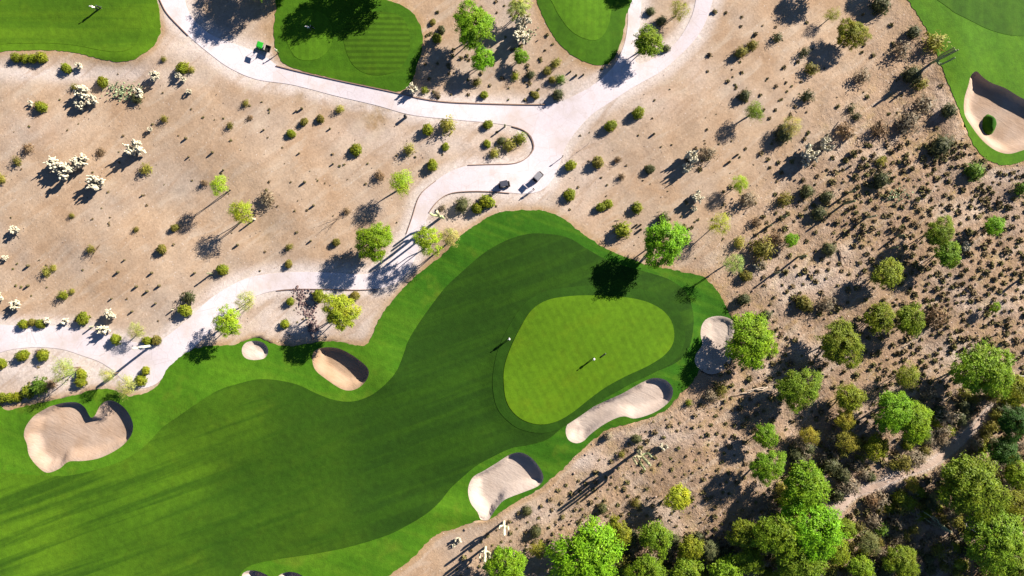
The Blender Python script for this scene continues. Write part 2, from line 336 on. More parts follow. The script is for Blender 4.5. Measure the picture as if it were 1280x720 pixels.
def sheet(name, poly, zoff, mat, holes=(), spacing=1.0, zfun=None, kind='structure', skirt=0.0):
    """triangulated sheet following the terrain inside poly, outside the holes"""
    x0, y0 = poly.min(0); x1, y1 = poly.max(0)
    gx, gy = np.meshgrid(np.arange(x0, x1, spacing), np.arange(y0, y1, spacing))
    gx = gx.ravel()+rng.uniform(-.1, .1, gx.size)*spacing; gy = gy.ravel()+rng.uniform(-.1, .1, gy.size)*spacing
    ok = sdist(gx, gy, poly) > spacing*.35
    for h in holes: ok &= sdist(gx, gy, h) < -spacing*.35
    pts = [Vector(p) for p in poly]; edges = [(i, (i+1) % len(poly)) for i in range(len(poly))]
    for h in holes:
        b = len(pts); pts += [Vector(p) for p in h]; edges += [(b+i, b+(i+1) % len(h)) for i in range(len(h))]
    pts += [Vector((a, b)) for a, b in zip(gx[ok], gy[ok])]
    v, e, f, *_ = delaunay_2d_cdt(pts, edges, [], 0, 1e-5)
    v = np.array([(p[0], p[1]) for p in v]); cen = np.array([v[list(q)].mean(0) for q in f])
    keep = inside(cen[:, 0], cen[:, 1], poly)
    for h in holes: keep &= ~inside(cen[:, 0], cen[:, 1], h)
    f = [q if ((v[q[1]][0]-v[q[0]][0])*(v[q[2]][1]-v[q[0]][1])-(v[q[1]][1]-v[q[0]][1])*(v[q[2]][0]-v[q[0]][0])) > 0 else q[::-1]
         for q, k in zip(f, keep) if k]
    z = hgt(v[:, 0], v[:, 1])+zoff if zfun is None else zfun(v[:, 0], v[:, 1])
    V = [(a, b, c) for (a, b), c in zip(v, z)]
    if skirt:
        n = len(V)
        cnt = {}
        for q in f:
            for a, b in ((q[0], q[1]), (q[1], q[2]), (q[2], q[0])): cnt[(a, b)] = 1
        bd = [e2 for e2 in cnt if (e2[1], e2[0]) not in cnt]; idx = {}
        for a, b in bd:
            for i in (a, b):
                if i not in idx: idx[i] = len(V); V.append(V[i]); V.append((V[i][0], V[i][1], V[i][2]-skirt))
            f.append((idx[b], idx[a], idx[a]+1, idx[b]+1))
    o = link(name, mesh(name, V, f, mat, smooth=True)); tag(o, kind=kind)
    return o

# ------------------------------------------------------------------ ground sheet
def axis(lo, hi, st, far):
    a = np.arange(lo, hi+st*.5, st); out = [a]; s = st; e = lo
    L = []; e = lo; s = st
    while e > -far: s *= 1.5; e -= s; L.append(e)
    Rr = []; e = a[-1]; s = st
    while e < far: s *= 1.5; e += s; Rr.append(e)
    return np.concatenate([np.array(L[::-1]), a, np.array(Rr)])
xs = axis(-116, 116, .72, 4000); ys = axis(-70, 70, .72, 4000)
GX, GY = np.meshgrid(xs, ys); gx, gy = GX.ravel(), GY.ravel()
near = (np.abs(gx) < 135) & (np.abs(gy) < 90)
def full(v, d=-99.0):
    a = np.full(gx.shape, d); a[near] = v; return a
D = {}
for k in ('rough', 't1', 't2', 't3', 't4', 'path', 'trail'): D[k] = full(sdist(gx[near], gy[near], polys[k]))
DB = full(-99.0)
for k, (p, d) in bunk.items(): DB = np.maximum(DB, full(sdist(gx[near], gy[near], p)))
zone = np.maximum.reduce([D['rough'], D['t1'], D['t2'], D['t3'], D['t4'], D['path'], DB])
relief = np.array([mnoise.fractal(Vector((a*.22, b*.22, 0)), 1.0, 2.0, 3) if n else 0 for a, b, n in zip(gx, gy, near)])
rocky_w = lambda x, y: smooth01(((x*.78 - y*.62) - 18)/26.0)
RK = rocky_w(gx, gy)
DT = np.maximum(D['rough'], D['t4'])
gz = hgt(gx, gy) + relief*(.10+.16*RK)*smooth01((-zone-.8)/2.5)
gz = gz - .35*smooth01((zone-1.2)/.8) - 2.6*np.where(DT > .5, smooth01((DB+.7)/.6), smooth01((DB-.05)/.5))
PALE = [(90,455,150,42,1.0),(60,92,150,11,.9),(100,92,130,12,.75),(240,60,50,22,.6),(370,400,90,26,.8),(600,262,80,22,.55),(720,110,46,16,.7),(220,95,60,14,.4),
        (440,350,60,14,.5),(720,210,40,60,.45),(560,180,80,20,.5),(800,130,60,26,.35),(1010,350,50,18,.45),(870,85,20,40,.3),(720,575,40,12,.5),
        (660,640,60,14,.3),(1030,440,30,10,.3),(1190,440,40,12,.4),(1240,385,40,10,.35),(480,170,70,26,.4),(640,20,24,60,.35),(1260,215,30,14,.4),
        (100,500,90,14,.5),(460,400,40,26,.55),(350,360,60,10,.3),(540,118,60,8,.3),(820,545,70,12,.35),(50,160,50,20,.2)]
pale = np.zeros(gx.shape)
for (cx, cy, rx, ry, a) in PALE:
    wx, wy = P(cx, cy); pale = np.maximum(pale, a*np.exp(-(((gx-wx)/(rx/S))**2+((gy-wy)/(ry/S))**2)))
pale = np.maximum(pale, .9*(1-smooth01((-D['path']-.2)/3.2))*(D['path'] > -50)*(1-.3*RK))
pale = np.minimum(pale*1.12, 1.0)
pale = np.maximum(pale, .8*smooth01((D['trail']+.8)/1.0))
turf_d = np.maximum.reduce([D['rough'], D['t1'], D['t2'], D['t3'], D['t4']])
edge = .85*(1-smooth01((-turf_d-.15)/1.5))
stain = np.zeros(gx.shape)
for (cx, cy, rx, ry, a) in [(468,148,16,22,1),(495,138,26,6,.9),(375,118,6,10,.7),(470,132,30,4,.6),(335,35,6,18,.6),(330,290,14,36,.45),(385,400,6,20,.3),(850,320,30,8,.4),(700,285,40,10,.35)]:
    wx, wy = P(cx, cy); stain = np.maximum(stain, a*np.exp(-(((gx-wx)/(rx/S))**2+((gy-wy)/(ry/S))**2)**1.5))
nx, ny = len(xs), len(ys)
faces = [(j*nx+i, j*nx+i+1, (j+1)*nx+i+1, (j+1)*nx+i) for j in range(ny-1) for i in range(nx-1)]
gme = mesh("ground", np.stack([gx, gy, gz], 1), faces, M['soil'], smooth=True)
for nm, arr in (('rocky', RK), ('pale', pale), ('edge', edge), ('stain', stain)):
    at = gme.attributes.new(nm, 'FLOAT', 'POINT'); at.data.foreach_set("value", arr.astype(np.float32))
tag(link("ground", gme), kind='structure')

# ------------------------------------------------------------------ turf, sand, paths
bp = lambda *k: [bunk[a][0] for a in k]
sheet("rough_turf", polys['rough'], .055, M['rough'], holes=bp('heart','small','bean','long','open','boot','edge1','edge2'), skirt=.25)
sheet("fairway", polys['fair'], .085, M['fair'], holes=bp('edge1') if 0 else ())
sheet("green_collar", polys['collar'], .125, M['collar'], spacing=.7)
sheet("putting_green", polys['green'], .175, M['green'], spacing=.7)
sheet("tee_turf", polys['t1'], .055, M['tee_left'], skirt=.25)
sheet("mown_tee", polys['t1in'], .085, turf_mat("inner_tee_grass", (.090,.185,.006), (.070,.155,.005), streak=(0, (.045,.12,.004), .7), bump=.05))
sheet("tee_turf", polys['t2'], .055, M['tee_rough'], skirt=.25)
sheet("mown_tee", polys['t2tee'], .085, M['tee_stripe'])
sheet("mown_tee", polys['t2small'], .085, M['tee_mid'])
sheet("tee_turf", polys['t3'], .055, M['tee_dark'], skirt=.25)
sheet("mown_tee", polys['t3in'], .085, M['tee_mid'])
sheet("corner_turf", polys['t4'], .055, M['tee_left'] if 0 else turf_mat("corner_grass", (.085,.205,.006), (.068,.18,.006), streak=(R(60), (.05,.15,.005), .5), bump=.06), holes=bp('ring'), skirt=.25)
sheet("corner_fairway", polys['t4in'], .085, M['tee_dark'])
sheet("cart_path", polys['path'], .05, M['path'], skirt=.2)
sheet("dirt_trail", polys['trail'], .04+.12, M['sand'] if 0 else sand_mat("trail_dirt", (.42,.31,.24), (.48,.38,.31)), zfun=lambda x, y: hgt(x, y)+.03+np.array([mnoise.fractal(Vector((a*.22, b*.22, 0)), 1.0, 2.0, 3) for a, b in zip(x, y)])*.26)
for k, (p, dep) in bunk.items():
    def zf(x, y, p=p, dep=dep, k=k):
        d = seg_dist(x, y, p); z = hgt(x, y)+.055
        # direction of the nearest outline point, seen from inside
        a = p; b = np.roll(p, -1, axis=0); mid = (a+b)/2; dd = (x[:, None]-mid[None, :, 0])**2+(y[:, None]-mid[None, :, 1])**2
        wgt = np.exp(-(np.sqrt(dd)-np.sqrt(dd.min(1, keepdims=True)))/.5)
        vx = ((mid[None, :, 0]-x[:, None])*wgt).sum(1); vy = ((mid[None, :, 1]-y[:, None])*wgt).sum(1)
        n = np.sqrt(vx*vx+vy*vy)+1e-6; c = (vx*SDX+vy*SDY)/n
        w = .45 + 2.3*smooth01((.45-c)/.9)
        if k == 'open': d = np.maximum(d-.45, 0)
        lip = .0
        return z - dep*smooth01(d/w)*.9 - .1*dep*np.minimum(d/3, 1)
    sheet("sand_bunker", p, 0, M['sand3'] if k == 'bean' else M['sand'] if k in ('heart', 'ring') else M['sand2'], spacing=.45, zfun=zf)
ip = polys['isle']
sheet("bunker_island", ip, 0, M['rough'], spacing=.3, zfun=lambda x, y: hgt(x, y)-1.4+1.5*smooth01(seg_dist(x, y, ip)/1.3))

def ribbon(name, pts, w, h, mat, zo=.05):
    """low kerb following a line of photo points"""
    L = spline(pts, .8, closed=False); t = np.gradient(L, axis=0); t /= np.linalg.norm(t, axis=1)[:, None]+1e-9
    n = np.stack([-t[:, 1], t[:, 0]], 1); V = []; F = []
    for i, p in enumerate(L):
        for s, z in ((-1, 0), (-1, 1), (1, 1), (1, 0)):
            q = p+n[i]*s*w/2; V.append((q[0], q[1], H1(q[0], q[1])+(h if z else -.1)+zo))
        if i:
            b = i*4; a = b-4
            for k in range(3): F.append((a+k, b+k, b+k+1, a+k+1))
    tag(link(name, mesh(name, V, F, mat)), kind='structure')
ribbon("kerb", [(345,82),(370,88.5),(395,94.5),(440,104.5),(495,116.5),(532,124.5),(570,128.5),(640,130),(682,130.5)], .18, .14, M['kerb'])
ribbon("kerb", [(196,-12),(203,5),(212,20),(236,45)], .14, .1, M['kerb'])
ribbon("kerb", [(585,206.5),(610,205.5),(640,204.5),(655,199.5),(664,191),(667,182),(663,170.5),(655,162.5),(640,157.5)], .14, .10, M['kerb'])
ribbon("kerb", [(637,241.5),(610,239.5),(582,239.5),(561,242.5),(546,252.5),(536,266)], .14, .1, M['kerb'])
ribbon("kerb", [(508,292),(515,272),(522,250),(530,238),(545,226)], .12, .08, M['kerb'])
ribbon("kerb", [(345,363.5),(370,361.5),(400,361.5),(440,362.5),(470,361.5)], .12, .08, M['kerb'])

# ------------------------------------------------------------------ plants: meshes
def quads(c, a, b):
    """centres, half axes a, b (n,3) -> verts, faces"""
    n = len(c); V = np.stack([c-a-b*.6, c+a-b, c+a*1.1+b*.7, c-a*.9+b], 1).reshape(-1, 3)
    F = np.arange(n*4).reshape(-1, 4); return V, F
def rdir(n, up=0.0):
    d = rng.normal(size=(n, 3)); d[:, 2] += up; return d/np.linalg.norm(d, axis=1)[:, None]
def crown_mesh(name, nclump, per, sig, leaf, squash=.62, fill=.35, seed=0, lobes=3, gap=0.0, feather=0.7):
    """unit crown: foliage sprays gathered round many branch ends"""
    ph = rng.uniform(0, 6.28, 6); C = []
    lob = [(rng.uniform(0, 6.28), rng.uniform(.25, .5), rng.uniform(.5, .72)) for _ in range(lobes)]
    while len(C) < nclump:
        a = rng.uniform(0, 6.283); r = math.sqrt(rng.uniform(0, 1)); 
        rim = 1+.12*math.sin(2*a+ph[0])+.10*math.sin(3*a+ph[1])+.09*math.sin(5*a+ph[2])+.07*math.sin(8*a+ph[3])
        x, y = r*rim*math.cos(a), r*rim*math.sin(a)
        if gap and mnoise.noise(Vector((x*2.6+ph[4]*9, y*2.6, seed))) < -gap+.12: continue
        top = math.sqrt(max(0, 1-r*r))*squash
        bumpz = .16*mnoise.noise(Vector((x*3+ph[5]*5, y*3, seed+3)))
        z = top*rng.uniform(.45, 1.0)+bumpz if rng.random() > fill else rng.uniform(-.35, .5)*squash*(1-r*.6)
        C.append((x*.93, y*.93, z))
    C = np.array(C)
    c = np.repeat(C, per, 0); off = rng.normal(size=c.shape)*sig*np.array([1, 1, .55])
    pos = c+off
    out = pos/(np.linalg.norm(pos, axis=1)[:, None]+1e-6)
    nn = out*.55+np.array([0, 0, .75])+rdir(len(pos))*.62; nn /= np.linalg.norm(nn, axis=1)[:, None]
    d = out*feather+rdir(len(pos))*.8; d -= nn*(d*nn).sum(1)[:, None]; d /= np.linalg.norm(d, axis=1)[:, None]+1e-6
    side = np.cross(nn, d)
    s = rng.uniform(.6, 1.3, (len(pos), 1))*leaf
    V, F = quads(pos, d*s, side*s*.42)
    return mesh(name, V, F, M['leaf'])
CROWN = {
 'dense_big':  [crown_mesh("crown_foliage", 280, 46, .07, .032, seed=i, feather=.95, gap=.42) for i in range(5)],
 'dense_small':[crown_mesh("crown_foliage", 150, 36, .10, .05, seed=10+i) for i in range(4)],
 'sparse_big': [crown_mesh("crown_foliage", 170, 34, .075, .036, seed=20+i, gap=.3, fill=.2) for i in range(3)],
 'sparse':     [crown_mesh("crown_foliage", 170, 18, .12, .042, seed=30+i, gap=.25, fill=.2) for i in range(4)],
 'wisp':       [crown_mesh("crown_foliage", 170, 14, .13, .034, seed=40+i, gap=.2, fill=.2) for i in range(3)],
}
def tubes(segs, sides=5):
    """segs: (p0, p1, r0, r1) -> verts, faces"""
    V = []; F = []
    for p0, p1, r0, r1 in segs:
        p0 = Vector(p0); p1 = Vector(p1); d = (p1-p0)
        if d.length < 1e-5: continue
        q = d.to_track_quat('Z', 'Y'); b = len(V)
        for p, r in ((p0, r0), (p1, r1)):
            for k in range(sides):
                a = 6.2832*k/sides; V.append(p+q @ Vector((r*math.cos(a), r*math.sin(a), 0)))
        for k in range(sides): F.append((b+k, b+(k+1) % sides, b+sides+(k+1) % sides, b+sides+k))
        F.append(tuple(b+sides+k for k in range(sides)))
    return V, F
def limb(segs, p, q, r0, r1, n=3, wob=.08):
    p = Vector(p); q = Vector(q); L = (q-p).length; prev = p
    for i in range(1, n+1):
        t = i/n; c = p.lerp(q, t)+(Vector(rdir(1)[0])*wob*L if i < n else Vector((0, 0, 0)))
        ra = r0+(r1-r0)*(i-1)/n; rb = r0+(r1-r0)*t; segs.append((prev, c, ra, rb)); prev = c
def trunk_mesh(hc, r, th, nb):
    segs = []; ns = random.choice((2, 3, 3)); ends = []
    for k in range(ns):
        a = random.uniform(0, 6.28); e = (math.cos(a)*r*.28, math.sin(a)*r*.28, hc*.72); limb(segs, (0, 0, -.2), e, th, th*.6, 3, .05); ends.append(e)
    for k in range(nb):
        a = 6.28*k/nb+random.uniform(-.3, .3); s = random.choice(ends); rr = r*random.uniform(.5, .88)
        e = (math.cos(a)*rr, math.sin(a)*rr, hc+random.uniform(-.1, .35)*r*.6); limb(segs, s, e, th*.5, th*.12, 3, .07)
        m = Vector(s).lerp(Vector(e), .55)
        for _ in range(2):
            a2 = a+random.uniform(-.9, .9); limb(segs, m, (m.x+math.cos(a2)*r*.4, m.y+math.sin(a2)*r*.4, m.z+.2*r), th*.25, th*.07, 2, .08)
    V, F = tubes(segs); return mesh("branching_trunk", V, F, M['bark'])
COLORS = {'bright': (.215,.405,.012), 'lime': (.38,.52,.03), 'pale': (.42,.50,.13), 'yellow': (.30,.31,.03), 'olive': (.22,.29,.016),
          'mid': (.185,.315,.014), 'dark': (.05,.12,.01), 'greygreen': (.16,.215,.07)}
def tree(ax, ay, rpx, hc, ck, dens, label, name="palo_verde_tree", cat="tree", group=None, ex=1.0, rot=None):
    k = (CAMH-hc)/CAMH; bx, by = P(640+(ax-640)*k, 360+(ay-360)*k); r = rpx/S*k*(1.15 if (ay > 640 and ax > 900) or (ay > 400 and ax > 960) else 1.06)
    z = H1(bx, by); root = bpy.data.objects.new(name, None); col.objects.link(root); root.location = (bx, by, z-.05)
    tag(root, label, cat, group)
    c = COLORS[ck]; j = [random.uniform(.88, 1.12) for _ in range(3)]
    cr = link("crown", random.choice(CROWN[dens]), root, (0, 0, max(hc-.15*r, .35*r)))
    cr.rotation_euler = (0, 0, random.uniform(0, 6.28) if rot is None else rot); cr.scale = (r*ex, r/ex, r*min(1.0, hc/r*.9))
    cr.color = (c[0]*j[0], c[1]*j[1], c[2]*j[2], 1)
    link("trunk", trunk_mesh(hc, r, .05+.028*r, 9 if r < 3 else 14), root)
    return root

def bush_mesh(name, n, leaf, shape='round', core=True, seed=0):
    V = []; F = []
    if core:
        bm = bmesh.new(); bmesh.ops.create_icosphere(bm, subdivisions=2, radius=.74)
        for v in bm.verts: V.append((v.co.x, v.co.y, max(v.co.z*.8+.35, -.05)))
        F = [tuple(v.index for v in f.verts) for f in bm.faces]; bm.free()
    d = rdir(n, .35); rr = rng.uniform(.74, 1.0, (n, 1)) if shape == 'round' else rng.uniform(.25, 1.05, (n, 1))
    lump = np.array([1+.34*mnoise.noise(Vector(p)*2.3+Vector((seed*7, 0, 0))) for p in d])[:, None] if shape == 'round' else np.array([1+.45*mnoise.noise(Vector(p)*2.0+Vector((seed*7, 0, 0))) for p in d])[:, None]
    pos = d*rr*lump; pos[:, 2] = pos[:, 2]*.8+.35; pos[:, 2] = np.abs(pos[:, 2])
    ax = d+rdir(n)*.7; nn = d*.7+np.array([0, 0, .45])+rdir(n)*.5; nn /= np.linalg.norm(nn, axis=1)[:, None]; ax -= nn*(ax*nn).sum(1)[:, None]; ax /= np.linalg.norm(ax, axis=1)[:, None]+1e-6; sd_ = np.cross(nn, ax)
    s = rng.uniform(.6, 1.3, (n, 1))*leaf
    QV, QF = quads(pos, ax*s, sd_*s*(.55 if shape == 'round' else .28)); b = len(V)
    V = list(V)+[tuple(p) for p in QV]; F = list(F)+[tuple(int(i)+b for i in q) for q in QF]
    return mesh(name, V, F, M['leaf'])
BUSH = {'round': [bush_mesh("rounded_foliage", 700, .10, 'round', True, i) for i in range(5)],
        'loose': [bush_mesh("loose_foliage", 420, .14, 'loose', False, 10+i) for i in range(5)],
        'twig':  [bush_mesh("twiggy_foliage", 260, .17, 'loose', False, 20+i) for i in range(5)],
        'lumpy': [bush_mesh("lumpy_foliage", 520, .14, 'loose', True, 30+i) for i in range(4)]}
BCOL = {'g': (.20,.25,.015), 'gb': (.11,.21,.02), 'y': (.30,.30,.05), 'o': (.20,.19,.035), 'b': (.25,.18,.10), 'gr': (.28,.24,.16), 'd': (.035,.045,.02), 'pg': (.24,.29,.12), 'dk': (.09,.105,.04), 'wh': (.55,.5,.42)}
def shrub(px, py, r, shape, ck, label, group, name='shrub', cat='shrub', hz=None, sx=1.0, rz=None):
    x, y = P(px, py); rm = r/S*1.02; z = H1(x, y); sx = sx*random.uniform(.88, 1.14)
    o = link(name, random.choice(BUSH[shape]), None, (x, y, z-.04), random.uniform(0, 6.28) if rz is None else rz, (rm*sx, rm/sx, rm*(hz or random.uniform(.9, 1.2))))
    c = BCOL[ck]; j = random.uniform(.85, 1.15); tag(o, label, cat, group, color=tuple(q*j for q in c)); return o

# cholla: pale jointed cactus
def cholla_mesh(seed):
    random.seed(seed); segs = []
    for k in range(16):
        a = random.uniform(0, 6.28); r = random.uniform(.3, .75); p = Vector((0, 0, 0)); q = Vector((math.cos(a)*r, math.sin(a)*r, random.uniform(.3, .85)))
        segs.append((p, q, .06, .08))
        for _ in range(5):
            d = Vector(rdir(1, .5)[0])*random.uniform(.17, .3); e = q+d; segs.append((q+d*.1, q+d*.55, .085, .115)); segs.append((q+d*.55, e, .115, .06))
            f = e+Vector(rdir(1, .4)[0])*.17; segs.append((e, f, .08, .055))
    V, F = tubes(segs, 6); return mesh("jointed_stems", V, F, M['oc'])
CH = [cholla_mesh(100+i) for i in range(5)]; random.seed(11)
def cholla(px, py, r, label, group='pale cholla cacti on the open desert', tone=(.60,.56,.41), name='cholla_cactus', hz=1.3):
    x, y = P(px, py); rm = r/S; o = link(name, random.choice(CH), None, (x, y, H1(x, y)-.03), random.uniform(0, 6.28), (rm, rm, rm*hz))
    j = random.uniform(.88, 1.08); tag(o, label, 'cactus', group, color=tuple(t*j for t in tone)); return o

# saguaro
def capsule(bm, pts, rad, ribs=12):
    """ribbed stem along pts, rounded tip"""
    rings = []; n = len(pts)
    P3 = [Vector(p) for p in pts]
    samples = []
    for i in range(n-1):
        for t in (0, .5): samples.append((P3[i].lerp(P3[i+1], t), 1.0))
    tipdir = (P3[-1]-P3[-2]).normalized(); samples.append((P3[-1], 1.0)); samples.append((P3[-1]+tipdir*rad*.6, .78)); samples.append((P3[-1]+tipdir*rad*.95, .35))
    for i, (p, s) in enumerate(samples):
        d = (samples[min(i+1, len(samples)-1)][0]-samples[max(i-1, 0)][0]).normalized(); q = d.to_track_quat('Z', 'X'); ring = []
        for k in range(ribs*2):
            a = 6.2832*k/(ribs*2); rr = rad*s*(1.0 if k % 2 else .86); ring.append(bm.verts.new(p+q @ Vector((rr*math.cos(a), rr*math.sin(a), 0))))
        rings.append(ring)
    m = ribs*2
    for a, b in zip(rings, rings[1:]):
        for k in range(m): bm.faces.new((a[k], a[(k+1) % m], b[(k+1) % m], b[k]))
    bm.faces.new(rings[-1])
def bm_obj(name, bm, mat, parent=None, loc=None, smooth=False):
    me = bpy.data.meshes.new(name); bm.normal_update(); bm.to_mesh(me); bm.free(); me.materials.append(mat)
    if smooth: me.polygons.foreach_set("use_smooth", [True]*len(me.polygons))
    return link(name, me, parent, loc)
def saguaro(px, py, h, arms, label, tone=(.22,.26,.12), group='tall saguaro cacti', rad=None, name='saguaro_cactus'):
    """arms: (azimuth deg, attach fraction, reach m, rise m)"""
    x, y = P(px, py); root = bpy.data.objects.new(name, None); col.objects.link(root); root.location = (x, y, H1(x, y)-.05)
    tag(root, label, 'cactus', group); rad = rad or (.14+.017*h)
    bm = bmesh.new(); capsule(bm, [(0, 0, -.1), (0, 0, h*.35), (.02*h, 0, h*.7), (.02*h, .01*h, h-rad)], rad); o = bm_obj("stem", bm, M['oc'], root); o.color = (*tone, 1)
    for az, f, reach, rise in arms:
        a = R(az); c, s = math.cos(a), math.sin(a); z0 = h*f; bm = bmesh.new(); ra = rad*.72
        capsule(bm, [(c*rad*.5, s*rad*.5, z0), (c*reach*.6, s*reach*.6, z0+.05), (c*reach*.95, s*reach*.95, z0+.35), (c*reach, s*reach, z0+.9), (c*reach*1.03, s*reach*1.03, z0+max(rise, 1.0))], ra)
        o = bm_obj("arm", bm, M['oc'], root); o.color = (*[t*random.uniform(.9, 1.15) for t in tone], 1)
    return root

